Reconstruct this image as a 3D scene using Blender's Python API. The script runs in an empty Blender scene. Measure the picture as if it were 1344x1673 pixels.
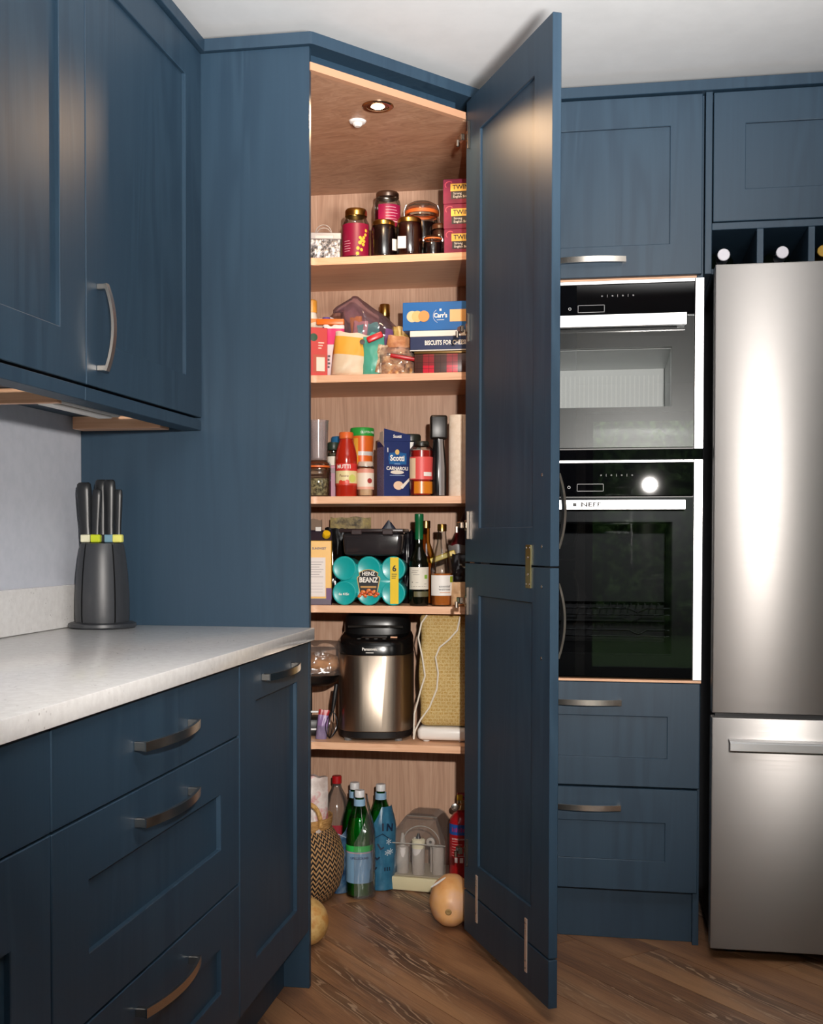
import bpy, bmesh, math, random
from mathutils import Matrix, Vector, noise
random.seed(7)
PI = math.pi
scn = bpy.context.scene
COL = scn.collection

# ---------------------------------------------------------------- camera
cam_data = bpy.data.cameras.new('camera')
cam = bpy.data.objects.new('camera', cam_data)
COL.objects.link(cam)
cam_data.sensor_fit = 'VERTICAL'
cam_data.sensor_height = 36.0
cam_data.sensor_width = 36.0 * 1344 / 1673
cam_data.lens = 1923.2448 * 36.0 / 1673
cam_data.shift_y = 89.0813 / 1673
cam_data.clip_start = 0.05
cam.matrix_world = (Matrix.Translation((0.7416, -2.813, 1.1174)) @ Matrix.Rotation(0.1711, 4, 'Z')
                    @ Matrix.Rotation(PI / 2 - 0.0236, 4, 'X') @ Matrix.Rotation(0.0019, 4, 'Z'))
scn.camera = cam

# ---------------------------------------------------------------- world and lights
world = bpy.data.worlds.new('daylight')
scn.world = world
world.use_nodes = True
bg = world.node_tree.nodes['Background']
bg.inputs['Color'].default_value = (0.80, 0.90, 1.0, 1)
bg.inputs['Strength'].default_value = 1.5

def spot(name, loc, target, power, cone, blend, soft, col):
    d = bpy.data.lights.new(name, 'SPOT'); d.energy = power; d.color = col
    d.spot_size = math.radians(cone); d.spot_blend = blend; d.shadow_soft_size = soft
    o = bpy.data.objects.new(name, d); COL.objects.link(o); o.location = loc
    o.rotation_euler = (Vector(target) - Vector(loc)).to_track_quat('-Z', 'Y').to_euler()
    return o
spot('photo_flash', (0.93, -2.95, 1.42), (0.06, 0.8, 1.22), 345, 56, 1.0, 0.028, (1.0, 0.94, 0.88))
spot('bounce_flash', (1.25, -2.3, 1.35), (0.92, -1.38, 2.375), 620, 84, 0.9, 0.25, (1.0, 0.99, 0.975))

scn.view_settings.view_transform = 'Standard'
scn.view_settings.look = 'None'
scn.view_settings.gamma = 1.0
scn.view_settings.use_curve_mapping = False
scn.view_settings.exposure = 0.33

# ---------------------------------------------------------------- colours and materials
def lin(c):
    c = c.lstrip('#')
    out = []
    for i in (0, 2, 4):
        v = int(c[i:i + 2], 16) / 255
        out.append(v / 12.92 if v <= 0.04045 else ((v + 0.055) / 1.055) ** 2.4)
    return (out[0], out[1], out[2], 1)

MATS = {}
def mat(color, rough=0.5, metal=0.0, coat=0.0, emit=0.0, spec=0.5):
    key = (color, rough, metal, coat, emit, spec)
    if key in MATS: return MATS[key]
    m = bpy.data.materials.new('plain_' + color.lstrip('#'))
    m.use_nodes = True
    p = m.node_tree.nodes['Principled BSDF']
    p.inputs['Base Color'].default_value = lin(color)
    p.inputs['Roughness'].default_value = rough
    p.inputs['Metallic'].default_value = metal
    p.inputs['Coat Weight'].default_value = coat
    p.inputs['Specular IOR Level'].default_value = spec
    if emit:
        p.inputs['Emission Color'].default_value = lin(color)
        p.inputs['Emission Strength'].default_value = emit
    MATS[key] = m
    return m

class NT:
    def __init__(s, name):
        s.m = bpy.data.materials.new(name); s.m.use_nodes = True
        s.t = s.m.node_tree; s.n = s.t.nodes; s.p = s.n['Principled BSDF']; s.out = s.n['Material Output']
    def new(s, typ, **kw):
        n = s.n.new(typ)
        for k, v in kw.items():
            if k.startswith('i_'):
                key = k[2:]
                key = int(key) if key.isdigit() else key.replace('_', ' ')
                n.inputs[key].default_value = v
            else: setattr(n, k, v)
        return n
    def link(s, a, b): s.t.links.new(a, b)
    def coords(s, kind='Object', scale=(1, 1, 1), rot=(0, 0, 0)):
        c = s.new('ShaderNodeTexCoord'); mp = s.new('ShaderNodeMapping')
        mp.inputs['Scale'].default_value = scale; mp.inputs['Rotation'].default_value = rot
        s.link(c.outputs[kind], mp.inputs['Vector'])
        return mp.outputs['Vector']
    def ramp(s, fac, stops):
        r = s.new('ShaderNodeValToRGB')
        e = r.color_ramp.elements
        while len(e) < len(stops): e.new(0.5)
        for el, (p, c) in zip(e, stops):
            el.position = p; el.color = lin(c) if isinstance(c, str) else c
        s.link(fac, r.inputs['Fac'])
        return r.outputs['Color']
    def mix(s, fac, a, b, blend='MIX'):
        n = s.new('ShaderNodeMix', data_type='RGBA', blend_type=blend)
        for sock, v in ((n.inputs[0], fac), (n.inputs[6], a), (n.inputs[7], b)):
            if hasattr(v, 'is_linked'): s.link(v, sock)
            elif isinstance(v, str): sock.default_value = lin(v)
            else: sock.default_value = v
        return n.outputs[2]
    def math(s, op, a, b=0.0, c=0.0):
        n = s.new('ShaderNodeMath', operation=op)
        for i, v in enumerate((a, b, c)):
            if hasattr(v, 'is_linked'): s.link(v, n.inputs[i])
            else: n.inputs[i].default_value = v
        return n.outputs[0]
    def noise(s, vec, scale, detail=4, rough=0.55, dist=0.0):
        n = s.new('ShaderNodeTexNoise')
        n.inputs['Scale'].default_value = scale; n.inputs['Detail'].default_value = detail
        n.inputs['Roughness'].default_value = rough; n.inputs['Distortion'].default_value = dist
        s.link(vec, n.inputs['Vector'])
        return n.outputs['Fac']
    def bump(s, h, strength=0.2, dist=0.002):
        b = s.new('ShaderNodeBump'); b.inputs['Strength'].default_value = strength
        b.inputs['Distance'].default_value = dist
        s.link(h, b.inputs['Height']); s.link(b.outputs['Normal'], s.p.inputs['Normal'])

def paint_mat():
    t = NT('blue_painted_oak')
    v = t.coords('Object', (95, 95, 2.6))
    n1 = t.noise(v, 1.6, 5, 0.6, 0.5)
    v2 = t.coords('Object', (9, 9, 0.75))
    ring = t.math('SINE', t.math('MULTIPLY', t.noise(v2, 1.1, 2, 0.5, 0.8), 34.0))
    msk = t.ramp(t.noise(t.coords('Object', (3, 3, 0.6)), 1.3, 2, 0.5), [(0.42, (0, 0, 0, 1)), (0.62, (1, 1, 1, 1))])
    h = t.math('ADD', t.math('MULTIPLY', n1, 0.5), t.math('MULTIPLY_ADD', t.math('MULTIPLY', ring, msk), 0.26, 0.25))
    col = t.ramp(h, [(0.25, '#233748'), (0.8, '#2a3f50')])
    t.link(col, t.p.inputs['Base Color'])
    t.p.inputs['Roughness'].default_value = 0.46
    t.p.inputs['Specular IOR Level'].default_value = 0.38
    t.bump(h, 0.14, 0.0016)
    return t.m

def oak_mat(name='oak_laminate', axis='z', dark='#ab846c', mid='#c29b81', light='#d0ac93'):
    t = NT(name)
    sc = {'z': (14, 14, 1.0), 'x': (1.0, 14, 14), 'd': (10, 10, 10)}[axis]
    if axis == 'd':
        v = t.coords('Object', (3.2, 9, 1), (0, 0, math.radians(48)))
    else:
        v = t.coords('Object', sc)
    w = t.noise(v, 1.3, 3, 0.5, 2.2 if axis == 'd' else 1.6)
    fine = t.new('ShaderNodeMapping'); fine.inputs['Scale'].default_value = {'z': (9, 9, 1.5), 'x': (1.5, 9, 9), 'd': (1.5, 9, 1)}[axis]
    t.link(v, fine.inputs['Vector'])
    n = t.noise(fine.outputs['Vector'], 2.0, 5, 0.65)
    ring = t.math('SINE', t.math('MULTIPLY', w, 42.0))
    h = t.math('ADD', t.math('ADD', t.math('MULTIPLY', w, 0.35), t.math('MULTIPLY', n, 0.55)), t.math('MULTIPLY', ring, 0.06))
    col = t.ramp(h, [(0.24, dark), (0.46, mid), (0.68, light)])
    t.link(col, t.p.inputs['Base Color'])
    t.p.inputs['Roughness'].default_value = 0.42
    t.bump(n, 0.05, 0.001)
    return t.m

def floor_mat():
    t = NT('limed_wood_plank')
    c = t.new('ShaderNodeTexCoord')
    info = t.new('ShaderNodeObjectInfo')
    off = t.new('ShaderNodeVectorMath', operation='MULTIPLY_ADD')
    rv = t.new('ShaderNodeCombineXYZ')
    t.link(t.math('MULTIPLY', info.outputs['Random'], 37.0), rv.inputs[0])
    t.link(t.math('MULTIPLY', info.outputs['Random'], 91.0), rv.inputs[1])
    add = t.new('ShaderNodeVectorMath', operation='ADD')
    t.link(c.outputs['Object'], add.inputs[0]); t.link(rv.outputs[0], add.inputs[1])
    mp = t.new('ShaderNodeMapping'); mp.inputs['Scale'].default_value = (1.3, 11, 1)
    t.link(add.outputs[0], mp.inputs['Vector'])
    v = mp.outputs['Vector']
    fine = t.new('ShaderNodeMapping'); fine.inputs['Scale'].default_value = (6, 130, 1)
    t.link(add.outputs[0], fine.inputs['Vector'])
    nf = t.noise(fine.outputs['Vector'], 1.5, 5, 0.7)
    nb = t.noise(v, 0.9, 3, 0.5, 0.4)
    tone = t.math('ADD', t.math('MULTIPLY', nb, 0.75), t.math('MULTIPLY', nf, 0.4))
    tone = t.math('ADD', tone, t.math('MULTIPLY', info.outputs['Random'], 0.12))
    col = t.ramp(tone, [(0.38, '#452e22'), (0.50, '#6b4a36'), (0.62, '#8e6445'), (0.78, '#aa7d58')])
    # cathedral veins, limed pale, in patches along the plank
    w = t.new('ShaderNodeTexWave', wave_type='BANDS', bands_direction='DIAGONAL')
    for k, val in (('Scale', 3.4), ('Distortion', 13.0), ('Detail', 2.5), ('Detail Scale', 0.9)): w.inputs[k].default_value = val
    t.link(v, w.inputs['Vector'])
    vein = t.ramp(w.outputs['Fac'], [(0.78, (0, 0, 0, 1)), (0.93, (1, 1, 1, 1))])
    patch = t.ramp(t.noise(v, 0.75, 2, 0.5), [(0.49, (0, 0, 0, 1)), (0.61, (1, 1, 1, 1))])
    dk = t.mix(t.math('MULTIPLY', patch, 0.55), col, '#33231c')
    brk = t.ramp(nf, [(0.36, (0, 0, 0, 1)), (0.5, (1, 1, 1, 1))])
    fac = t.math('MULTIPLY', t.math('MULTIPLY', vein, patch), t.math('MULTIPLY', brk, 0.8))
    fin = t.mix(fac, dk, '#c4a283')
    t.link(fin, t.p.inputs['Base Color'])
    t.p.inputs['Roughness'].default_value = 0.42
    t.bump(t.math('SUBTRACT', nf, t.math('MULTIPLY', fac, 0.6)), 0.18, 0.0012)
    return t.m

def quartz_mat():
    t = NT('speckled_quartz')
    v = t.coords('Object')
    base = t.noise(v, 60, 3, 0.6)
    col = t.ramp(base, [(0.3, '#dfdcda'), (0.7, '#ebe9e7')])
    vo = t.new('ShaderNodeTexVoronoi', feature='F1'); vo.inputs['Scale'].default_value = 85
    t.link(v, vo.inputs['Vector'])
    sp = t.ramp(vo.outputs['Distance'], [(0.10, (1, 1, 1, 1)), (0.2, (0, 0, 0, 1))])
    keep = t.ramp(t.noise(v, 14, 3, 0.6), [(0.52, (0, 0, 0, 1)), (0.6, (1, 1, 1, 1))])
    col = t.mix(t.math('MULTIPLY', t.math('MULTIPLY', sp, keep), 0.6), col, '#8a847d')
    sp2 = t.ramp(t.noise(v, 170, 2, 0.5), [(0.66, (0, 0, 0, 1)), (0.72, (1, 1, 1, 1))])
    col = t.mix(t.math('MULTIPLY', sp2, 0.5), col, '#efece8')
    t.link(col, t.p.inputs['Base Color'])
    t.p.inputs['Roughness'].default_value = 0.16
    return t.m

def brushed_mat(name, color, axis, rough=0.3, strength=0.12, fine=900, aniso=0.0, arot=0.0):
    t = NT(name)
    sc = {'x': (4, fine, fine), 'z': (fine, fine, 4)}[axis]
    n = t.noise(t.coords('Object', sc), 1.0, 2, 0.5)
    t.p.inputs['Base Color'].default_value = lin(color)
    t.p.inputs['Metallic'].default_value = 1.0
    t.link(t.math('ADD', t.math('MULTIPLY', n, 0.12), rough - 0.06), t.p.inputs['Roughness'])
    t.bump(n, strength, 0.0004)
    if aniso:
        t.p.inputs['Anisotropic'].default_value = aniso
        t.p.inputs['Anisotropic Rotation'].default_value = arot
        tg = t.new('ShaderNodeCombineXYZ'); tg.inputs[0].default_value = 1.0
        t.link(tg.outputs[0], t.p.inputs['Tangent'])
    return t.m

def thin_glass(name, tint=(1, 1, 1, 1), gloss=0.06, rough=0.02, haze=0.0, hazecol=(0.8, 0.8, 0.8, 1)):
    t = NT(name)
    t.n.remove(t.p)
    tr = t.new('ShaderNodeBsdfTransparent'); tr.inputs['Color'].default_value = tint
    gl = t.new('ShaderNodeBsdfGlossy'); gl.inputs['Roughness'].default_value = rough
    lw = t.new('ShaderNodeLayerWeight'); lw.inputs['Blend'].default_value = 0.28
    f = t.math('MULTIPLY_ADD', lw.outputs['Fresnel'], 0.75, gloss)
    f.node.use_clamp = True
    base = tr.outputs[0]
    if haze:
        df = t.new('ShaderNodeBsdfDiffuse'); df.inputs['Color'].default_value = hazecol
        m0 = t.new('ShaderNodeMixShader'); m0.inputs[0].default_value = haze
        t.link(base, m0.inputs[1]); t.link(df.outputs[0], m0.inputs[2]); base = m0.outputs[0]
    mx = t.new('ShaderNodeMixShader')
    t.link(f, mx.inputs[0]); t.link(base, mx.inputs[1]); t.link(gl.outputs[0], mx.inputs[2])
    t.link(mx.outputs[0], t.out.inputs['Surface'])
    return t.m

def noise_mat(name, c1, c2, scale, rough=0.6, bump=0.0, stretch=(1, 1, 1), c3=None):
    t = NT(name)
    n = t.noise(t.coords('Object', stretch), scale, 4, 0.6)
    st = [(0.38, c1), (0.62, c2)] if c3 is None else [(0.36, c1), (0.5, c2), (0.64, c3)]
    t.link(t.ramp(n, st), t.p.inputs['Base Color'])
    t.p.inputs['Roughness'].default_value = rough
    if bump: t.bump(n, bump, 0.004)
    return t.m

def bands_mat(name, stops, rough=0.5, axis=2, size=1.0, coat=0.0):
    """printed packaging: flat colour bands along a local axis (position divided by size)"""
    t = NT(name)
    c = t.new('ShaderNodeTexCoord'); s = t.new('ShaderNodeSeparateXYZ')
    t.link(c.outputs['Object'], s.inputs[0])
    r = t.new('ShaderNodeValToRGB'); r.color_ramp.interpolation = 'CONSTANT'
    e = r.color_ramp.elements
    while len(e) < len(stops): e.new(0.5)
    for el, (p, col) in zip(e, stops): el.position = p; el.color = lin(col)
    t.link(t.math('DIVIDE', s.outputs[axis], size), r.inputs['Fac'])
    t.link(r.outputs['Color'], t.p.inputs['Base Color'])
    t.p.inputs['Roughness'].default_value = rough
    t.p.inputs['Coat Weight'].default_value = coat
    return t.m

PAINT = paint_mat()
OAK = oak_mat()
OAKX = oak_mat('oak_laminate_shelf', 'x', '#d29c78', '#e3b28d', '#eabd9b')
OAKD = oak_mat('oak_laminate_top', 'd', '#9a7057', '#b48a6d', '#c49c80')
FLOOR = floor_mat()
QUARTZ = quartz_mat()
STEEL_X = brushed_mat('brushed_steel_fridge', '#918e8c', 'x', 0.40, 0.05, 900, 0.75, 0.25)
STEEL = mat('#cdc6bd', 0.24, 1.0)
STEEL_B = brushed_mat('brushed_steel_appliance', '#b9aa9a', 'z', 0.3, 0.1)
STEEL_T = mat('#d9d9da', 0.35, 1.0)
CHROME = mat('#d8d8d8', 0.12, 1.0)
GOLD = mat('#b8934f', 0.28, 1.0)
BLACKG = mat('#060608', 0.015, 0.0, 0.0, 0.0, 0.6)
BLACKP = mat('#131315', 0.4)
GLASS = thin_glass('clear_glass', (0.93, 0.95, 0.94, 1), 0.05)
PLASTIC_CLEAR = thin_glass('clear_plastic', (0.86, 0.85, 0.84, 1), 0.06, 0.08, 0.08)
GREEN_GLASS = thin_glass('green_glass', (0.10, 0.55, 0.22, 1), 0.06)
DARKGREEN_GLASS = thin_glass('dark_green_glass', (0.035, 0.06, 0.03, 1), 0.06)
OVEN_GLASS = thin_glass('oven_glass', (0.50, 0.51, 0.52, 1), 0.045, 0.01)
OVEN_GLASS_PALE = thin_glass('oven_glass_pale', (0.96, 0.97, 0.97, 1), 0.12, 0.01)
WHITE = mat('#e6e2dc', 0.5)
PAPER = mat('#e4ded2', 0.6)

# ---------------------------------------------------------------- mesh helpers
def newbm(): return bmesh.new()

def finish(bm, name, m, parent=None, loc=None, rot=None, smooth=True, ang=35):
    me = bpy.data.meshes.new(name)
    bm.normal_update(); bm.to_mesh(me); bm.free()
    mm = m if isinstance(m, (list, tuple)) else [m]
    for x in mm: me.materials.append(x)
    if smooth:
        me.shade_smooth(); me.set_sharp_from_angle(angle=math.radians(ang))
    o = bpy.data.objects.new(name, me)
    COL.objects.link(o)
    if parent is not None: o.parent = parent
    if loc is not None: o.location = loc
    if rot is not None: o.rotation_euler = rot
    return o

def box(bm, x0, x1, y0, y1, z0, z1, bev=0.0, seg=1, mi=0):
    r = bmesh.ops.create_cube(bm, size=1.0)
    vs = r['verts']
    for v in vs:
        v.co = Vector(((x0 + x1) / 2 + v.co.x * (x1 - x0), (y0 + y1) / 2 + v.co.y * (y1 - y0), (z0 + z1) / 2 + v.co.z * (z1 - z0)))
    fs = set(f for v in vs for f in v.link_faces)
    for f in fs: f.material_index = mi
    if bev > 0:
        es = list(set(e for v in vs for e in v.link_edges))
        rr = bmesh.ops.bevel(bm, geom=es, offset=bev, segments=seg, affect='EDGES', profile=0.5)
        for f in rr['faces']: f.material_index = mi
    return vs

def obox(name, m, parent, x0, x1, y0, y1, z0, z1, bev=0.0015, seg=1, loc=None, rot=None):
    bm = newbm(); box(bm, x0, x1, y0, y1, z0, z1, bev, seg)
    return finish(bm, name, m, parent, loc, rot)

def prism(bm, poly, z0, z1, bev=0.0, mi=0):
    a = sum(poly[i][0] * poly[(i + 1) % len(poly)][1] - poly[(i + 1) % len(poly)][0] * poly[i][1] for i in range(len(poly)))
    if a < 0: poly = poly[::-1]
    lo = [bm.verts.new((x, y, z0)) for x, y in poly]
    hi = [bm.verts.new((x, y, z1)) for x, y in poly]
    n = len(poly)
    fs = [bm.faces.new(lo[::-1]), bm.faces.new(hi)]
    for i in range(n): fs.append(bm.faces.new((lo[i], lo[(i + 1) % n], hi[(i + 1) % n], hi[i])))
    for f in fs: f.material_index = mi
    if bev:
        es = list(set(e for v in lo + hi for e in v.link_edges if len(e.link_faces) == 2 and e.calc_face_angle(0) > 0.5))
        bmesh.ops.bevel(bm, geom=es, offset=bev, segments=1, affect='EDGES')

def lathe(bm, prof, seg=28, a0=0.0, a1=2 * PI, sx=1.0, sy=1.0, cx=0.0, cy=0.0, cz=0.0, uv=None, mi=0):
    """prof: list of (r, z), bottom to top; angle 0 looks along -y (the front)"""
    full = abs(a1 - a0 - 2 * PI) < 1e-6
    cols = seg if full else seg + 1
    grid = []
    for j in range(cols):
        a = a0 + (a1 - a0) * j / seg - PI / 2
        c, s = math.cos(a), math.sin(a)
        colv = []
        for (r, z) in prof:
            if r < 1e-6 and full and j > 0: colv.append(grid[0][len(colv)])
            else: colv.append(bm.verts.new((cx + r * c * sx, cy + r * s * sy, cz + z)))
        grid.append(colv)
    lay = bm.loops.layers.uv.verify() if uv else None
    L = [0.0]
    for k in range(1, len(prof)): L.append(L[-1] + math.hypot(prof[k][0] - prof[k - 1][0], prof[k][1] - prof[k - 1][1]))
    for j in range(seg):
        A = grid[j]; B = grid[(j + 1) % cols]
        for k in range(len(prof) - 1):
            q = []
            uvs = []
            for v, (uu, kk) in ((A[k], (j, k)), (B[k], (j + 1, k)), (B[k + 1], (j + 1, k + 1)), (A[k + 1], (j, k + 1))):
                if v not in q: q.append(v); uvs.append((uu / seg, L[kk]))
            if len(q) >= 3:
                try: f = bm.faces.new(q)
                except ValueError: continue
                f.material_index = mi
                if uv:
                    for lp, w in zip(f.loops, uvs): lp[lay].uv = w

def tube(bm, pts, r, seg=8, cap=True, flat=1.0, mi=0):
    pts = [Vector(p) for p in pts]
    rings = []
    up = Vector((0, 0, 1))
    for i, p in enumerate(pts):
        t = (pts[min(i + 1, len(pts) - 1)] - pts[max(i - 1, 0)]).normalized()
        if abs(t.dot(up)) > 0.95: up = Vector((0, 1, 0)) if abs(t.y) < 0.9 else Vector((1, 0, 0))
        s = t.cross(up).normalized(); u = s.cross(t).normalized(); up = u
        rr = r[i] if isinstance(r, (list, tuple)) else r
        rings.append([bm.verts.new(p + s * math.cos(2 * PI * k / seg) * rr + u * math.sin(2 * PI * k / seg) * rr * flat) for k in range(seg)])
    for i in range(len(rings) - 1):
        for k in range(seg):
            f = bm.faces.new((rings[i][k], rings[i][(k + 1) % seg], rings[i + 1][(k + 1) % seg], rings[i + 1][k])); f.material_index = mi
    if cap:
        bm.faces.new(rings[0][::-1]).material_index = mi; bm.faces.new(rings[-1]).material_index = mi

def pillow(bm, w, h, d, nu=14, nv=18, prof=None, seed=0, wr=0.06, top=0.12, lean=0.0):
    """a filled bag standing on its base: w wide, h tall, d deep, pinched towards its top seal"""
    if prof is None:
        prof = lambda v: (1.0 if v < 0.45 else 1.0 - (1 - top) * ((v - 0.45) / 0.55) ** 1.4) * min(1.0, 0.72 + v * 3.0)
    sides = []
    for sgn in (-1, 1):
        g = []
        for j in range(nv + 1):
            v = j / nv; row = []
            for i in range(nu + 1):
                u = -1 + 2 * i / nu
                th = max(0.0, 1 - abs(u) ** 2.6) ** 0.6 * prof(v)
                nz = noise.noise(Vector((u * 1.7 + seed * 3.1, v * 3.1, sgn * 2.0 + seed))) + 0.5 * noise.noise(Vector((u * 4 + seed, v * 7.0, sgn + seed * 1.7)))
                xx = u * w / 2 * (1 + 0.04 * nz * v) * (1 - 0.10 * (v > 0.0) * (1 - prof(v)) * 0.5)
                yy = sgn * (d / 2 * th * (1 + wr * 4 * nz) + 0.0006)
                zz = h * v * (1 + 0.05 * noise.noise(Vector((u * 2.0, seed * 5.0, 0))) * v)
                if v < 0.04: zz = 0.0
                row.append(bm.verts.new((xx, yy + lean * zz, max(zz, 0))))
            g.append(row)
        sides.append(g)
    for sgn, g in zip((-1, 1), sides):
        for j in range(nv):
            for i in range(nu):
                q = (g[j][i], g[j][i + 1], g[j + 1][i + 1], g[j + 1][i])
                bm.faces.new(q if sgn < 0 else q[::-1])
    F, B = sides
    for j in range(nv):
        bm.faces.new((F[j + 1][0], B[j + 1][0], B[j][0], F[j][0])); bm.faces.new((F[j][nu], B[j][nu], B[j + 1][nu], F[j + 1][nu]))
    for i in range(nu):
        bm.faces.new((F[0][i], B[0][i], B[0][i + 1], F[0][i + 1])); bm.faces.new((F[nv][i + 1], B[nv][i + 1], B[nv][i], F[nv][i]))

def text(body, size, m, parent, loc, rot=(PI / 2, 0, 0), ext=0.0003, sx=1.0, bend=None, name='lettering', align='CENTER', fat=0.0):
    cu = bpy.data.curves.new('lettering', 'FONT')
    cu.body = body; cu.size = size; cu.align_x = align; cu.align_y = 'CENTER'
    cu.extrude = ext; cu.resolution_u = 2; cu.offset = fat
    tmp = bpy.data.objects.new('lettering', cu)
    me = bpy.data.meshes.new_from_object(tmp)
    bpy.data.objects.remove(tmp); bpy.data.curves.remove(cu)
    me.name = name
    me.materials.clear(); me.materials.append(m)
    for v in me.vertices:
        v.co.x *= sx
        if bend:
            a = v.co.x / bend; rr = bend + v.co.z
            v.co.x = rr * math.sin(a); v.co.z = rr * math.cos(a) - bend
    o = bpy.data.objects.new(name, me); COL.objects.link(o)
    o.parent = parent; o.location = loc; o.rotation_euler = rot
    return o

def tag(o, label=None, cat=None, group=None, kind=None):
    if label: o['label'] = label
    if cat: o['category'] = cat
    if group: o['group'] = group
    if kind: o['kind'] = kind
    return o

def thing(name, label, cat, loc=(0, 0, 0), rz=0.0, group=None):
    o = bpy.data.objects.new(name, None); COL.objects.link(o)
    o.empty_display_size = 0.05
    o.location = loc; o.rotation_euler = (0, 0, rz)
    return tag(o, label, cat, group)

def copy_thing(root, loc, rz=None, label=None):
    r = root.copy(); COL.objects.link(r); r.location = loc
    if rz is not None: r.rotation_euler = (0, 0, rz)
    if label: r['label'] = label
    for ch in root.children:
        c = ch.copy(); COL.objects.link(c); c.parent = r
        for g in ch.children:
            d = g.copy(); COL.objects.link(d); d.parent = c
    return r

def struct(o): o['kind'] = 'structure'; return o

# ---------------------------------------------------------------- the room
CEIL = 2.375
WALLP = noise_mat('grey_wall_paint', '#c3c7d1', '#c9ccd6', 30, 0.75)
WHITEP = noise_mat('white_ceiling_paint', '#cfcfcf', '#d3d3d3', 12, 0.85)
LIGHTP = noise_mat('pale_wall_paint', '#cfcdc9', '#d5d3cf', 12, 0.85)
struct(obox('ceiling', WHITEP, None, -0.75, 3.75, -6.15, 1.2, CEIL, CEIL + 0.1, 0))
struct(obox('wall_left', WALLP, None, -0.72, -0.60, -6.0, 1.06, 0, CEIL, 0))
struct(obox('wall_back', WALLP, None, -0.72, 3.72, 1.06, 1.18, 0, CEIL, 0))
struct(obox('wall_right', LIGHTP, None, 3.6, 3.72, -6.0, 1.06, 0, CEIL, 0))
bm = newbm()
box(bm, -0.72, 0.5, -6.12, -6.0, 0, CEIL); box(bm, 3.0, 3.72, -6.12, -6.0, 0, CEIL); box(bm, 0.5, 3.0, -6.12, -6.0, 2.15, CEIL)
struct(finish(bm, 'wall_rear', LIGHTP))
win = struct(thing('window_1', None, None, (0.5, -6.06, 0)))
FR = mat('#2c2f33', 0.4)
for (x0, x1) in ((0, 0.06), (1.2, 1.3), (2.44, 2.5)):
    obox('window_frame', FR, win, x0, x1, -0.03, 0.03, 0, 2.15, 0.002)
obox('window_rail', FR, win, 0.06, 2.44, -0.03, 0.03, 2.08, 2.15, 0.002)
obox('window_rail', FR, win, 0.06, 2.44, -0.03, 0.03, 0, 0.07, 0.002)
for (x0, x1) in ((0.06, 1.2), (1.3, 2.44)):
    obox('pane', GLASS, win, x0, x1, -0.006, 0.006, 0.07, 2.08, 0)
# garden beyond the glass doors
struct(obox('ground', noise_mat('lawn', '#3f5a25', '#5d7a35', 20, 0.9), None, -8, 14, -20, -6.15, -0.2, -0.05, 0))
HEDGE = noise_mat('hedge_leaves', '#1d3314', '#3d5c22', 9, 0.8, 0.6, c3='#7d9a55')
for i, (hx, hy, hr, hh) in enumerate(((-2.9, -11.0, 1.7, 2.3), (1.1, -11.6, 1.8, 2.6), (5.1, -11.0, 1.7, 2.2), (9.3, -11.8, 1.9, 2.5))):
    bm = newbm()
    bmesh.ops.create_icosphere(bm, subdivisions=5, radius=1.0)
    for v in bm.verts:
        k = 1 + 0.20 * noise.noise(v.co * 2.2 + Vector((i * 7, 0, 0))) + 0.14 * noise.noise(v.co * 7 + Vector((i, 3, 0))) + 0.10 * noise.noise(v.co * 17)
        v.co = Vector((v.co.x * hr * k, v.co.y * 1.2 * k, max(0.0, (v.co.z + 0.8) * hh * 0.62 * k)))
    o = finish(bm, 'garden_bush', HEDGE, None, (hx, hy, -0.06))
    tag(o, ('dark green garden bush far left beyond the glass doors', 'tallest green garden bush beyond the glass doors',
            'lowest green garden bush beyond the glass doors', 'green garden bush far right beyond the glass doors')[i], 'bush', 'garden bushes')

# ---------------------------------------------------------------- floor of diagonal planks
fl = struct(obox('floor', mat('#2e211a', 0.6), None, -0.72, 3.72, -6.12, 1.18, -0.08, -0.0035, 0))
ang = math.radians(-48)
dx, dy = math.cos(ang), math.sin(ang)
nx, ny = -dy, dx
PW, PL = 0.148, 1.22
def clip(poly, f):
    out = []
    for i in range(len(poly)):
        a, b = poly[i], poly[(i + 1) % len(poly)]
        fa, fb = f(a), f(b)
        if fa >= 0: out.append(a)
        if fa * fb < 0:
            t = fa / (fa - fb); out.append((a[0] + (b[0] - a[0]) * t, a[1] + (b[1] - a[1]) * t))
    return out
X0, X1, Y0, Y1 = -0.598, 3.0, -3.4, 1.058
rows = []
for r in range(-30, 40):
    off = random.random() * PL
    for k in range(-6, 7):
        s0 = k * PL + off; t0 = r * PW + 0.056
        g = 0.0009
        poly = [(dx * s + nx * t, dy * s + ny * t) for s, t in ((s0 + g, t0 + g), (s0 + PL - g, t0 + g), (s0 + PL - g, t0 + PW - g), (s0 + g, t0 + PW - g))]
        for f in (lambda p: p[0] - X0, lambda p: X1 - p[0], lambda p: p[1] - Y0, lambda p: Y1 - p[1]):
            poly = clip(poly, f)
            if len(poly) < 3: break
        if len(poly) < 3: continue
        cx0 = dx * (s0 + PL / 2) + nx * (t0 + PW / 2); cy0 = dy * (s0 + PL / 2) + ny * (t0 + PW / 2)
        loc = [((x - cx0) * dx + (y - cy0) * dy, (x - cx0) * nx + (y - cy0) * ny) for x, y in poly]
        area2 = abs(sum(loc[i][0] * loc[(i + 1) % len(loc)][1] - loc[(i + 1) % len(loc)][0] * loc[i][1] for i in range(len(loc))))
        if area2 < 0.004: continue
        bm = newbm(); prism(bm, loc, -0.0035, 0.0, 0.0006)
        finish(bm, 'plank', FLOOR, fl, (cx0, cy0, 0), (0, 0, ang), smooth=False)

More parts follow.
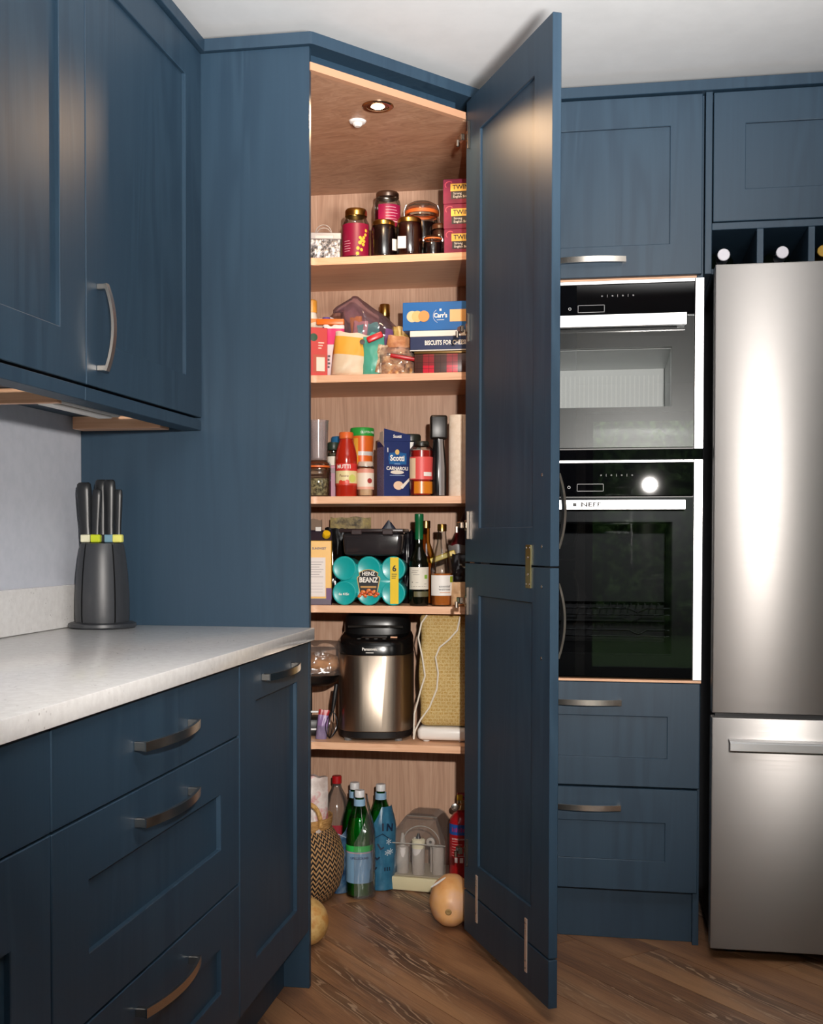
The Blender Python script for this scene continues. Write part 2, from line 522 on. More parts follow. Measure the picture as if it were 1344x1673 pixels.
# ---------------------------------------------------------------- cabinet joinery
def shaker(name, parent, loc, rz, w, h, st, top=None, bot=None, t=0.022, rec=0.009, both=False):
    """framed door or drawer front; local x runs across, front faces -y, front plane y = 0"""
    top = st if top is None else top; bot = st if bot is None else bot
    bm = newbm(); b = 0.0014
    ring = lambda x0, x1, z0, z1, y: [bm.verts.new((x, y, z)) for x, z in ((x0, z0), (x1, z0), (x1, z1), (x0, z1))]
    of, ob = ring(0, w, 0, h, 0), ring(0, w, 0, h, t)
    nf, nb = ring(st, w - st, bot, h - top, 0), ring(st, w - st, bot, h - top, t)
    for i in range(4):
        j = (i + 1) % 4
        for q in ((of[i], of[j], nf[j], nf[i]), (ob[j], ob[i], nb[i], nb[j]), (of[j], of[i], ob[i], ob[j]), (nf[i], nf[j], nb[j], nb[i])): bm.faces.new(q)
    bm.normal_update()
    es = [e for e in bm.edges if len(e.link_faces) == 2 and abs(e.calc_face_angle(0)) > 0.5]
    bmesh.ops.bevel(bm, geom=es, offset=b, segments=1, affect='EDGES')
    d = finish(bm, name, PAINT, parent, loc, (0, 0, rz))
    obox('panel', PAINT, d, st - 0.004, w - st + 0.004, rec, t - (rec if both else 0.002), bot - 0.004, h - top + 0.004, 0)
    return d

def slab(name, parent, loc, rz, w, h, t=0.022):
    return obox(name, PAINT, parent, 0, w, 0, t, 0, h, 0.0015, 1, loc, (0, 0, rz))

def handle(parent, x, z, L=0.2, vertical=False, proj=0.034, y0=0.0, side=-1):
    bm = newbm(); N = 14
    W, T = 0.0075, 0.0028
    pts = []
    for i in range(N + 1):
        u = -1 + 2 * i / N
        pts.append((u * L / 2, side * (0.018 + (proj - 0.018) * (1 - u * u))))
    rings = []
    for i, (px, py) in enumerate(pts):
        a = pts[max(i - 1, 0)]; b = pts[min(i + 1, N)]
        tx, ty = b[0] - a[0], b[1] - a[1]; l = math.hypot(tx, ty); n = (-ty / l, tx / l)
        rings.append([bm.verts.new((px + n[0] * s * T, y0 + py + n[1] * s * T, zz)) for s, zz in ((-1, -W), (1, -W), (1, W), (-1, W))])
    for i in range(N):
        for k in range(4): bm.faces.new((rings[i][k], rings[i][(k + 1) % 4], rings[i + 1][(k + 1) % 4], rings[i + 1][k]))
    bm.faces.new(rings[0][::-1]); bm.faces.new(rings[-1])
    for s in (-1, 1):
        xa = s * (L / 2 - 0.0055)
        box(bm, xa - 0.0055, xa + 0.0055, y0 + min(0, side * 0.019), y0 + max(0, side * 0.019), -W * 0.95, W * 0.95, 0.001)
    bmesh.ops.recalc_face_normals(bm, faces=bm.faces)
    o = finish(bm, 'handle', STEEL, parent, (x, 0, z), (0, PI / 2 if vertical else 0, 0))
    o['label'] = 'brushed metal bow handle'
    return o

DT = 2.318           # top line of all doors
# ---- wall cabinets on the left wall
def wall_unit(label, y0, y1, hinge_gap=0.0015, hy=None):
    u = thing('wall_cabinet', label, 'cabinet', (-0.297, y0, 1.4), 0, 'wall cabinets')
    w = y1 - y0
    obox('body', PAINT, u, -0.30, -0.002, 0.001, w - 0.001, 0.02, DT - 1.4, 0.001)
    d = shaker('door', u, (0.022, hinge_gap, 0.0176), PI / 2, w - 2 * hinge_gap, DT - 1.4176 - 0.003, 0.107, 0.088, 0.093)
    if hy is not None: handle(d, hy, 0.1185, 0.172, True)
    bm = newbm(); box(bm, -0.03, 0.02, 0.0005, w - 0.0005, -0.014, 0.0125, 0.0012)
    finish(bm, 'pelmet', PAINT, u)
    bm = newbm(); box(bm, -0.30, 0.034, 0.0005, w - 0.0005, DT - 1.4, 0.948, 0.0012)
    finish(bm, 'cornice', PAINT, u)
    return u
wu1 = wall_unit('blue wall cabinet with vertical handle, next to the tall larder panel', -0.6527, -0.002, hy=0.052)
wu2 = wall_unit('blue wall cabinet cut off by the left edge, no handle in view', -1.30, -0.6533)
for yy in (-0.06, -0.60):
    tag(obox('batten', OAKX, wu1, -0.29, -0.06, yy + 0.6527 - 0.009, yy + 0.6527 + 0.009 + (0.04 if yy > -0.1 else 0), -0.012, 0.019, 0.001), 'oak batten')
# under-cabinet strip lights
def strip_light(label, y0, y1):
    s = thing('cabinet_striplight', label, 'light fitting', (-0.45, (y0 + y1) / 2, 1.4195), 0, 'strip lights')
    l = y1 - y0
    obox('housing', mat('#b9b6b2', 0.45), s, -0.03, 0.03, -l / 2, l / 2, -0.014, 0, 0.003)
    obox('diffuser', mat('#f1ede6', 0.5), s, -0.018, 0.018, -l / 2 + 0.02, l / 2 - 0.02, -0.019, -0.0135, 0.002)
strip_light('slim white strip light under the wall cabinet with handle', -0.50, -0.16)
strip_light('slim white strip light under the leftmost wall cabinet', -1.2, -0.80)

# ---- base cabinets
BT = 0.862
def base_unit(label, y0, y1, name='base_cabinet'):
    u = thing(name, label, 'cabinet', (-0.022, y0, 0), 0, 'base cabinets')
    w = y1 - y0
    obox('body', PAINT, u, -0.55, -0.001, 0.001, w - 0.001, 0.148, 0.8665, 0.001)
    obox('plinth', PAINT, u, -0.06, -0.042, 0.0005, w - 0.0005, 0.0, 0.1475, 0.001)
    return u, w
u, w = base_unit('slim blue base cabinet with tall door beside the larder', -0.548, -0.003)
d = shaker('door', u, (0.022, 0.0015, 0.146), PI / 2, w - 0.003, BT - 0.146, 0.110, 0.085, 0.085)
handle(d, 0.270, 0.6755, 0.245)
u, w = base_unit('wide blue drawer base with three metal handles', -1.35, -0.549, 'drawer_base')
f = slab('drawer_front', u, (0.022, 0.0015, 0.7225), PI / 2, w - 0.003, BT - 0.7225); handle(f, w / 2 - 0.004, 0.068, 0.245)
f = shaker('drawer_front', u, (0.022, 0.0015, 0.4245), PI / 2, w - 0.003, 0.2945, 0.112, 0.093, 0.096); handle(f, w / 2 - 0.004, 0.2455, 0.245)
f = shaker('drawer_front', u, (0.022, 0.0015, 0.146), PI / 2, w - 0.003, 0.2745, 0.112, 0.093, 0.096); handle(f, w / 2 - 0.004, 0.223, 0.245)
u, w = base_unit('blue base cabinet cut off by the left edge of the picture', -2.05, -1.351)
f = slab('drawer_front', u, (0.022, 0.0015, 0.7225), PI / 2, w - 0.003, BT - 0.7225)
d = shaker('door', u, (0.022, 0.0015, 0.146), PI / 2, w - 0.003, 0.7195 - 0.146, 0.107, 0.12, 0.09)

tag(obox('worktop', QUARTZ, None, -0.598, 0.0142, -2.06, -0.0015, 0.8675, 0.898, 0.0018, 2),
    'pale speckled quartz worktop with squared front edge', 'worktop')
tag(obox('upstand', QUARTZ, None, -0.599, -0.580, -2.06, -0.0015, 0.8985, 1.002, 0.0015),
    'low speckled quartz upstand running along the grey wall', 'upstand')

# ---- corner larder
lar = thing('corner_larder', 'tall blue corner larder cabinet with its door standing open', 'cabinet', (0, 0, 0))
HX, HY = 0.335, 0.4065
obox('side_panel', PAINT, lar, -0.598, 0.0, 0.0, 0.018, 0.0, DT, 0.0012)
tag(obox('left_lining', OAK, lar, -0.598, -0.582, 0.0185, 1.045, 0.0, 2.28, 0), 'oak lining')
tag(obox('back_panel', OAK, lar, -0.5815, 0.3345, 1.03, 1.045, 0.0, 2.2615, 0), 'oak back')
tag(obox('right_lining', OAK, lar, 0.335, 0.350, 0.52, 1.045, 0.0, 2.28, 0), 'oak lining')
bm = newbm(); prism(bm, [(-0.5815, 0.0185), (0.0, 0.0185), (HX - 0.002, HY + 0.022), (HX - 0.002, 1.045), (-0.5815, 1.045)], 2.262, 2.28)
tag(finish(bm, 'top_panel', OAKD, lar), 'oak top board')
ex, ey = 0.636, 0.772     # along the diagonal opening; outward normal (ey, -ex)
def strip(s0, s1, o0, o1):
    return [(ex * s + ey * o, ey * s - ex * o) for s, o in ((s0, o0), (s1, o0), (s1, o1), (s0, o1))]
bm = newbm(); prism(bm, strip(0.003, 0.524, -0.018, 0.0005), 2.2615, 2.2805, 0.0005)
finish(bm, 'top_edging', mat('#c39373', 0.45), lar)
bm = newbm(); prism(bm, strip(0.004, 0.524, -0.060, -0.042), 2.281, DT)
finish(bm, 'top_rail', PAINT, lar)
bm = newbm(); prism(bm, [(-0.598, -0.012), (0.004, -0.012), (0.012, -0.008), (0.383, 0.4415), (0.383, 0.50), (-0.598, 0.50)], DT + 0.0005, 2.348, 0.001)
finish(bm, 'cornice', PAINT, lar)
ZS = [1.964, 1.611, 1.245, 0.915, 0.498]
arc = [(-0.145 + 0.04 * math.cos(a), 0.62 + 0.04 * math.sin(a)) for a in [PI - PI / 2 * i / 6 for i in range(7)]]
shelf_poly = [(-0.5815, 0.03), (-0.185, 0.03)] + arc + [(0.3335, 0.66), (0.3335, 1.0295), (-0.5815, 1.0295)]
bm = newbm(); prism(bm, shelf_poly, -0.022, 0.0, 0.001)
sh = finish(bm, 'shelf', OAKX, lar, (0, 0, ZS[0]))
for zz in ZS[1:]:
    c = sh.copy(); COL.objects.link(c); c.location = (0, 0, zz)
# the open door: two leaves and a plinth strip screwed together
DW, DA = 0.582, -1.1045
up = shaker('upper_door', lar, (HX, HY, 1.0545), DA, DW, 2.308 - 1.0545, 0.107, 0.105, 0.092, 0.022, 0.007, True)
lo = shaker('lower_door', lar, (HX, HY, 0.151), DA, DW, 1.0505 - 0.151, 0.107, 0.085, 0.088, 0.022, 0.007, True)
pl = obox('door_plinth', PAINT, lar, 0, DW, 0, 0.022, 0.0, 0.112, 0.0013, 1, (HX, HY, 0.035), (0, 0, DA))
SCREW = mat('#e0dcd4', 0.25, 1.0)
def screws(parent, pts, r=0.0035, y=-0.002):
    for (x, z) in pts:
        bm = newbm(); lathe(bm, [(0, 0.0016), (r * 0.7, 0.0013), (r, 0.0)][::-1], 10)
        finish(bm, 'screw', SCREW, parent, (x, y, z), (PI / 2, 0, 0))
def hinge(leaf, z):
    bm = newbm()
    box(bm, 0.010, 0.031, -0.006, 0.0, z - 0.014, z + 0.014, 0.0015)
    box(bm, 0.030, 0.0335, -0.008, 0.0, z - 0.038, z + 0.038, 0.0008)
    box(bm, -0.016, 0.012, -0.020, -0.008, z - 0.009, z + 0.009, 0.002)
    lathe(bm, [(0.005, -0.008), (0.005, 0.008)], 8, cx=-0.010, cy=-0.021, cz=z - 0.012)
    tag(finish(bm, 'hinge', mat('#a3968a', 0.25, 1.0), leaf), 'shiny steel hinge')
for z in (2.2105, 1.6905, 1.1547): hinge(up, z - 1.0545)
for z in (0.9477, 0.2559): hinge(lo, z - 0.151)
def plate(leaf, x, z0, z1, w, name='mending_plate', m=None, npts=2):
    bm = newbm(); box(bm, x - w / 2, x + w / 2, -0.003, 0.0, z0, z1, 0.001 if w > 0.02 else 0.0014)
    o = finish(bm, name, m or mat('#dcc4b4', 0.35, 0.6), leaf)
    o['label'] = 'steel joining plate'
BRASSY = mat('#b9ad7a', 0.28, 1.0)
plate(lo, 0.456, 1.0 - 0.151, 1.1036 - 0.151, 0.032, m=BRASSY)
screws(lo, [(0.446, 0.858), (0.466, 0.858), (0.446, 0.945), (0.466, 0.945), (0.456, 0.882), (0.456, 0.922)], 0.003, -0.003)
plate(lo, 0.104, 0.085 - 0.151, 0.214 - 0.151, 0.015)
plate(lo, 0.4495, 0.074 - 0.151, 0.2055 - 0.151, 0.015)
for px, zz in ((0.104, (-0.058, -0.04, 0.034, 0.052)), (0.4495, (-0.066, -0.048, 0.026, 0.044))):
    screws(lo, [(px, z) for z in zz], 0.003, -0.003)
screws(up, [(0.532, 1.2658 - 1.0545), (0.532, 1.0998 - 1.0545)], 0.0045, 0.0)
screws(lo, [(0.532, 1.006 - 0.151), (0.532, 0.8396 - 0.151)], 0.0045, 0.0)
handle(up, 0.532, 0.128, 0.175, True, 0.034, 0.022, 1)
handle(lo, 0.532, 0.775, 0.175, True, 0.034, 0.022, 1)

# ---- recessed spot and sensor in the larder top
sp = thing('recessed_spotlight', 'small lit recessed spotlight in the oak larder top', 'light', (0.1164, 0.2685, 2.262))
bm = newbm(); lathe(bm, [(0.030, -0.004), (0.039, -0.0045), (0.042, -0.002), (0.042, 0.0)], 32)
finish(bm, 'rim', mat('#a98f78', 0.22, 1.0), sp)
bm = newbm(); lathe(bm, [(0.0, -0.0015), (0.030, -0.0015)], 24)
bmesh.ops.recalc_face_normals(bm, faces=bm.faces)
finish(bm, 'reflector', mat('#8c6f58', 0.2, 1.0), sp)
bm = newbm(); lathe(bm, [(0.0, -0.006), (0.012, -0.0055), (0.018, -0.002)], 20)
finish(bm, 'bulb', mat('#ffdfae', 0.4, 0, 0, 38.0), sp)
ld = bpy.data.lights.new('spot_lamp', 'SPOT'); ld.energy = 7.5; ld.color = (1.0, 0.66, 0.38); ld.spot_size = math.radians(164); ld.spot_blend = 0.15; ld.shadow_soft_size = 0.02
lamp = bpy.data.objects.new('spot_lamp', ld); COL.objects.link(lamp); lamp.location = (0.1164, 0.2685, 2.246)
ss = thing('motion_sensor', 'small white round sensor in the oak larder top', 'sensor', (0.0394, 0.3696, 2.262))
bm = newbm(); lathe(bm, [(0.0, -0.016), (0.008, -0.0155), (0.013, -0.011), (0.014, -0.006)], 20); finish(bm, 'lens', mat('#e9e6e0', 0.3), ss)
bm = newbm(); lathe(bm, [(0.013, -0.007), (0.021, -0.005), (0.024, 0.0)], 24); finish(bm, 'collar', mat('#f0eeea', 0.4), ss)

# ---- oven tower
TY = 0.4635
tw = thing('oven_tower', 'tall blue cabinet tower housing the two black ovens', 'cabinet', (0.354, TY, 0))
TX = 0.354
obox('side_panel', PAINT, tw, 0.0, 0.018, 0.0, 0.57, 0.0, DT - 0.0005, 0.001)
obox('side_panel', PAINT, tw, 0.6025, 0.6195, 0.024, 0.57, 0.0, DT - 0.0005, 0.001)
obox('back', OAK, tw, 0.018, 0.6025, 0.555, 0.57, 0.15, DT - 0.0005, 0)
obox('top_panel', PAINT, tw, 0.018, 0.6025, 0.024, 0.555, 2.29, DT - 0.0005, 0)
tag(obox('oven_shelf', OAKX, tw, 0.0185, 0.620, 0.002, 0.55, 0.7255, 0.7325, 0.0005), 'pale oak shelf edge')
obox('mid_shelf', OAKX, tw, 0.0185, 0.602, 0.024, 0.55, 1.826, 1.84, 0)
obox('plinth', PAINT, tw, 0.0, 0.612, 0.05, 0.068, 0.0, 0.1475, 0.001)
d = shaker('door', tw, (0.001, 0, 1.833), 0, 0.612, DT - 1.833 - 0.003, 0.085, 0.082, 0.084); handle(d, 0.306, 0.043, 0.21)
f = shaker('drawer_front', tw, (0.001, 0, 0.4375), 0, 0.616, 0.2865, 0.0865, 0.093, 0.0795); handle(f, 0.306, 0.2325, 0.2)
f = shaker('drawer_front', tw, (0.001, 0, 0.1505), 0, 0.612, 0.2815, 0.0865, 0.093, 0.0835); handle(f, 0.306, 0.230, 0.2)
obox('cornice', PAINT, tw, 0.03, 1.45, -0.012, 0.5, DT + 0.0005, 2.348, 0.0012)

def oven(name, label, z0, z1, cz0, cz1, hz0, hz1, cav, racks, glass=None):
    """x from 0.3725 to 0.9745; parts in world metres relative to (0.3725, TY, z0)"""
    o = thing(name, label, 'oven', (0.3725, TY, z0), 0, 'built-in ovens')
    W = 0.602; H = z1 - z0; xt = 0.578
    # carcass as a shell round an open cavity
    c0, c1, d0, d1 = cav[0] - 0.3725, cav[1] - 0.3725, cav[2] - z0, cav[3] - z0
    bm = newbm()
    box(bm, 0.002, c0, 0.026, 0.50, 0.002, H - 0.002); box(bm, c1, W - 0.012, 0.026, 0.50, 0.002, H - 0.002)
    box(bm, c0, c1, 0.026, 0.50, 0.002, d0); box(bm, c0, c1, 0.026, 0.50, d1, H - 0.002); box(bm, c0, c1, 0.42, 0.50, d0, d1)
    finish(bm, 'body', mat('#0b0b0d', 0.35), o, smooth=False)
    bm = newbm()
    lin_ = 0.001
    for a in ((c0, c0 + lin_, 0.03, 0.419, d0, d1), (c1 - lin_, c1, 0.03, 0.419, d0, d1), (c0, c1, 0.03, 0.419, d0, d0 + lin_), (c0, c1, 0.03, 0.419, d1 - lin_, d1), (c0, c1, 0.417, 0.419, d0, d1)):
        box(bm, *a)
    finish(bm, 'cavity_lining', mat('#e6e8e8', 0.4) if not racks else mat('#17181b', 0.35), o, smooth=False)
    obox('side_trim', STEEL_T, o, xt, W, -0.004, 0.03, 0.0, H, 0.001)
    obox('side_trim', STEEL_T, o, 0.0, W - xt, -0.004, 0.03, 0.0, H, 0.001)
    obox('top_trim', STEEL_T, o, W - xt + 0.0005, xt - 0.0005, -0.003, 0.02, cz1 - z0 + 0.001, H, 0.0008)
    cp = obox('control_panel', BLACKG, o, W - xt + 0.0008, xt - 0.0008, -0.002, 0.025, cz0 - z0, cz1 - z0, 0.001)
    zc = (cz0 + cz1) / 2 - z0
    ICON = mat('#c9c9c9', 0.5)
    for i in range(4): text('|' if i % 2 else 'o', 0.008, ICON, cp, (0.16 + i * 0.017, -0.0024, zc + 0.012), ext=0.0001)
    for i in range(7): text('|' if i % 2 else 'o', 0.008, ICON, cp, (0.33 + i * 0.014, -0.0024, zc + 0.012), ext=0.0001)
    bm = newbm()
    for a in ((0.265, 0.337, zc - 0.032, zc - 0.0312), (0.265, 0.337, zc - 0.0128, zc - 0.012), (0.265, 0.2658, zc - 0.032, zc - 0.012), (0.3362, 0.337, zc - 0.032, zc - 0.012)):
        box(bm, a[0], a[1], -0.0024, -0.0018, a[2], a[3])
    finish(bm, 'display_frame', mat('#bdbdbd', 0.4), cp)
    bm = newbm(); lathe(bm, [(0.0028, 0), (0.004, 0)], 16)
    finish(bm, 'power_symbol', mat('#bdbdbd', 0.4), cp, (0.243, -0.0025, zc - 0.021), (PI / 2, 0, 0))
    dr = obox('door', glass or OVEN_GLASS, o, W - xt + 0.0008, xt - 0.0008, -0.004, 0.0, 0.004, cz0 - z0 - 0.004, 0)
    bm = newbm()     # black printed border behind the door glass
    x0, x1, h1 = W - xt + 0.002, xt - 0.002, cz0 - z0 - 0.006
    for a in ((x0, c0, 0.006, h1), (c1, x1, 0.006, h1), (c0, c1, 0.006, d0), (c0, c1, d1, h1)):
        box(bm, a[0], a[1], 0.001, 0.02, a[2], a[3])
    finish(bm, 'door_liner', mat('#050506', 0.3), dr, smooth=False)
    hb = obox('handle', STEEL_T, dr, 0.05, 0.5545, -0.048, -0.034, hz0 - z0, hz1 - z0, 0.0012)
    bm = newbm()
    for x in (0.06, 0.53): box(bm, x, x + 0.022, -0.034, -0.004, hz0 - z0 + 0.003, hz1 - z0 - 0.003, 0.001)
    finish(bm, 'handle_post', STEEL_T, dr)
    if racks:
        text('NEFF', 0.0165, mat('#1a1a1c', 0.5), dr, (0.304, -0.0484, (hz0 + hz1) / 2 - z0), ext=0.0006, sx=1.5, fat=0.0007)
        bm = newbm(); box(bm, 0.2555, 0.2655, -0.0485, -0.0478, (hz0 + hz1) / 2 - z0 - 0.005, (hz0 + hz1) / 2 - z0 + 0.005)
        finish(bm, 'badge', mat('#2a2a2c', 0.5), dr)
        for zr in racks:
            bm = newbm(); za = zr - z0
            tube(bm, [(c0 + 0.004, 0.045, za), (c0 + 0.33, 0.045, za), (c0 + 0.355, 0.045, za - 0.012), (c0 + 0.38, 0.045, za), (c1 - 0.004, 0.045, za)], 0.003, 6)
            tube(bm, [(c0 + 0.004, 0.045, za - 0.018), (c1 - 0.004, 0.045, za - 0.018)], 0.0022, 6)
            tube(bm, [(c0 + 0.004, 0.36, za), (c1 - 0.004, 0.36, za)], 0.003, 6)
            k = c0 + 0.02
            while k < c1 - 0.01:
                tube(bm, [(k, 0.045, za), (k, 0.36, za)], 0.0014, 5); k += 0.02
            finish(bm, 'wire_rack', CHROME, o)
    else:
        bm = newbm()
        for k in range(30): box(bm, c0 + 0.01 + k * (c1 - c0 - 0.02) / 30, c0 + 0.014 + k * (c1 - c0 - 0.02) / 30, 0.4155, 0.4168, d0 + 0.006, d1 - 0.02)
        finish(bm, 'cavity_ribs', mat('#f4f5f4', 0.4), o, smooth=False)
    return o
oven('compact_oven', 'upper black glass oven with pale metal interior', 1.3625, 1.8225, 1.7270, 1.8120, 1.690, 1.7228, (0.45, 0.890, 1.478, 1.640), None, OVEN_GLASS_PALE)
ov2 = oven('single_oven', 'lower black glass oven with two wire racks inside', 0.734, 1.3335, 1.2360, 1.3255, 1.197, 1.2237, (0.45, 0.895, 0.80, 1.165), (0.925, 0.865))
tag(obox('oven_spacer', BLACKG, None, 0.3735, 0.9735, TY, TY + 0.3, 1.3342, 1.3618, 0.001), 'black glossy spacer strip between the two ovens', 'trim')

# ---- cabinet over the fridge with wine rack
oc = thing('fridge_top_cabinet', 'blue cabinet above the fridge with an open wine rack', 'cabinet', (0.975, TY, 1.832))
obox('side_panel', PAINT, oc, 0.0, 0.018, 0.0, 0.57, 0.0, DT - 1.832, 0.001)
obox('side_panel', PAINT, oc, 0.90, 0.918, 0.0, 0.57, 0.0, DT - 1.832, 0.001)
obox('top_panel', PAINT, oc, 0.0185, 0.8995, 0.024, 0.57, 0.466, DT - 1.832, 0)
obox('rack_top', PAINT, oc, 0.0185, 0.8995, 0.0, 0.57, 0.1165, 0.1355, 0.001)
obox('rack_base', PAINT, oc, 0.0185, 0.8995, 0.01, 0.57, 0.0, 0.015, 0.001)
obox('rack_back', mat('#15181d', 0.7), oc, 0.0185, 0.8995, 0.56, 0.57, 0.0155, 0.116, 0)
for k in range(6):
    x = 0.135 + k * 0.1317
    obox('divider', PAINT, oc, x, x + 0.0175, 0.0, 0.55, 0.0155, 0.116, 0.001)
for k in range(2):
    shaker('door', oc, (0.021 + k * 0.44, 0, 0.1385), 0, 0.437, DT - 1.832 - 0.1385 - 0.003, 0.0835, 0.0855, 0.085)
def wine(label, x, zc, m):
    b = thing('wine_bottle', label, 'bottle', (x, TY + 0.02, zc), 0, 'bottles in the wine rack')
    def axis(prof): return prof
    bm = newbm(); lathe(bm, [(0.0, 0.30), (0.036, 0.30), (0.0375, 0.295), (0.0375, 0.12), (0.03, 0.095), (0.0155, 0.07), (0.0145, 0.06)], 20)
    finish(bm, 'glass', mat('#10180f', 0.1), b, rot=(-PI / 2, 0, 0))
    bm = newbm(); lathe(bm, [(0.0155, 0.075), (0.0155, 0.012), (0.0165, 0.010), (0.0165, 0.001), (0.015, -0.001), (0.0, -0.001)], 20)
    finish(bm, 'capsule', m, b, rot=(-PI / 2, 0, 0))
CAPS = mat('#cfccd4', 0.35)
wine('wine bottle with white capsule in the leftmost rack slot', 1.0263, 1.8865, CAPS)
wine('wine bottle with white capsule in the second rack slot', 1.1790, 1.8870, CAPS)
wine('wine bottle with gold capsule at the right edge of the picture', 1.284, 1.8865, mat('#8a6d2c', 0.35, 0.7))

# ---- fridge freezer
FY = 0.3743
fr = thing('fridge_freezer', 'large brushed steel fridge freezer with drawer below', 'fridge', (0.995, FY, 0))
obox('body', mat('#1b1b1d', 0.4), fr, 0.006, 0.90, 0.055, 0.66, 0.04, 1.80, 0.003)
obox('upper_door', STEEL_X, fr, 0.0005, 0.4525, 0.0, 0.052, 0.6595, 1.8365, 0.004, 2)
obox('upper_door', STEEL_X, fr, 0.4555, 0.9075, 0.0, 0.052, 0.6595, 1.8365, 0.004, 2)
dr = obox('freezer_drawer', STEEL_X, fr, 0.0, 0.9075, 0.0, 0.052, 0.032, 0.6475, 0.004, 2)
bm = newbm()
box(bm, 0.043, 0.865, -0.042, -0.030, 0.566, 0.589, 0.002); box(bm, 0.043, 0.865, -0.040, 0.0, 0.586, 0.592, 0.001)
finish(bm, 'handle', STEEL_T, dr)
obox('seal', mat('#2b2b2d', 0.6), fr, 0.01, 0.90, 0.012, 0.055, 0.648, 0.659, 0)
for x in (0.06, 0.85):
    for y in (0.10, 0.55):
        bm = newbm(); lathe(bm, [(0.018, 0.0), (0.018, 0.04)], 14, cx=x, cy=y); finish(bm, 'foot', BLACKP, fr)

# ---- knife block and knives
KX, KY = -0.497, -0.098
kb = thing('knife_block', 'dark grey tapered knife block on the worktop', 'knife block', (KX, KY, 0.8982), 0.25)
GREY = mat('#2f3135', 0.42)
bm = newbm(); lathe(bm, [(0.0, 0.0), (0.078, 0.0), (0.082, 0.004), (0.081, 0.011), (0.074, 0.014), (0.0, 0.014)], 40); finish(bm, 'base', GREY, kb)
for k, (a0, a1) in enumerate(((-0.62, 0.62), (0.68, 2.05), (2.11, 3.45), (3.51, 4.17), (4.23, 5.60))):
    bm = newbm()
    prof = [(0.064, 0.0145), (0.0655, 0.03), (0.065, 0.08), (0.062, 0.13), (0.057, 0.175), (0.053, 0.20), (0.051, 0.2065), (0.035, 0.2075)]
    lathe(bm, prof, 10, a0, a1)
    finish(bm, 'shell_panel', GREY, kb)
bm = newbm(); lathe(bm, [(0.060, 0.0142), (0.060, 0.09), (0.053, 0.17), (0.048, 0.203), (0.0, 0.203)], 30); finish(bm, 'core', BLACKP, kb)
obox('slot_plate', mat('#0c0c0d', 0.5), kb, -0.035, 0.035, -0.03, 0.03, 0.2032, 0.2085, 0.001)
def knife(label, x, y, h, w, col, lean=0.0, rz=0.0):
    k = thing('kitchen_knife', label, 'knife', (KX + x, KY + y, 1.1072), rz, 'knives in the block')
    bm = newbm(); box(bm, -0.012, 0.012, -0.0075, 0.0075, 0.0, 0.019, 0.002); finish(bm, 'collar', mat(col, 0.5), k)
    bm = newbm()
    pts = [(lean * h * t, 0, 0.019 + h * t) for t in (0, 0.15, 0.4, 0.65, 0.85, 0.97, 1.0)]
    tube(bm, pts, [w * 0.85, w * 0.8, w * 0.92, w, w * 1.04, w * 0.95, w * 0.7], 14, True, 0.62)
    finish(bm, 'grip', mat('#1d1f22', 0.38), k)
knife('knife with cream collar at the left of the block', -0.036, -0.012, 0.127, 0.0185, '#d9d6b8', -0.04)
knife('shorter knife with lime green collar in the block', -0.005, -0.024, 0.110, 0.0125, '#b7c41e', 0.04)
knife('dark knife in the middle of the block, behind the lime one', -0.008, 0.014, 0.135, 0.0155, '#2b2d30', 0.0)
knife('knife with blue grey collar right of centre in the block', 0.020, 0.0, 0.134, 0.0150, '#6e93a6', 0.0)
knife('small knife with yellow collar at the right of the block', 0.043, -0.004, 0.110, 0.0100, '#d3cf6a', 0.02)

# ---------------------------------------------------------------- groceries: builders
RZ = 0.21            # fronts are turned a little towards the kitchen
def wrap(parent, r, z0, z1, a0, a1, m, name='label', seg=14):
    bm = newbm(); lathe(bm, [(r, z0), (r, z1)], seg, a0, a1)
    return finish(bm, name, m, parent)

def ctext(parent, body, size, m, r, z, sx=1.0, a=0.0, fat=0.0):
    return text(body, size, m, parent, (r * math.sin(a), -r * math.cos(a), z), (PI / 2, 0, a), 0.0002, sx, bend=r, fat=fat)

def lid_prof(r, z, h):
    return [(r * 0.97, z), (r, z + 0.001), (r, z + h * 0.55), (r * 0.985, z + h * 0.8), (r * 0.90, z + h), (0, z + h)]

def jar(label, loc, r, h, lid, content=None, fill=0.8, neck=0.82, lid_h=0.014, shoulder=0.74, group=None, name='glass_jar', cat='jar', gl=None, rz=RZ):
    t = thing(name, label, cat, loc, rz, group)
    hn = h - lid_h
    bm = newbm()
    lathe(bm, [(0, 0.001), (r * 0.90, 0), (r * 0.99, 0.005), (r, h * 0.1), (r, h * shoulder - 0.006), (r * 0.97, h * shoulder + 0.004), (r * neck * 1.04, h * (shoulder + 0.10)), (r * neck * 0.97, hn - 0.002), (r * neck * 0.97, hn)], 28)
    finish(bm, 'glass', gl or GLASS, t)
    if content is not None:
        q = r - 0.0022; top = h * fill
        pr = [(0, 0.004), (q * 0.9, 0.004), (q, 0.010)]
        if top > h * shoulder: pr += [(q, h * shoulder - 0.006), (q * neck * 1.04, min(top, h * (shoulder + 0.10)))]
        else: pr += [(q, top)]
        pr += [(0, pr[-1][1])]
        bm = newbm(); lathe(bm, pr, 26); finish(bm, 'contents', content, t)
    bm = newbm(); lathe(bm, lid_prof(r * neck + 0.0015, hn - 0.002, lid_h + 0.002), 28); finish(bm, 'lid', lid, t)
    return t

def carton(label, cat, loc, w, d, h, m, rz=RZ, group=None, name='food_carton', bev=0.0012):
    t = thing(name, label, cat, loc, rz, group)
    obox('box', m, t, -w / 2, w / 2, -d / 2, d / 2, 0, h, bev)
    return t

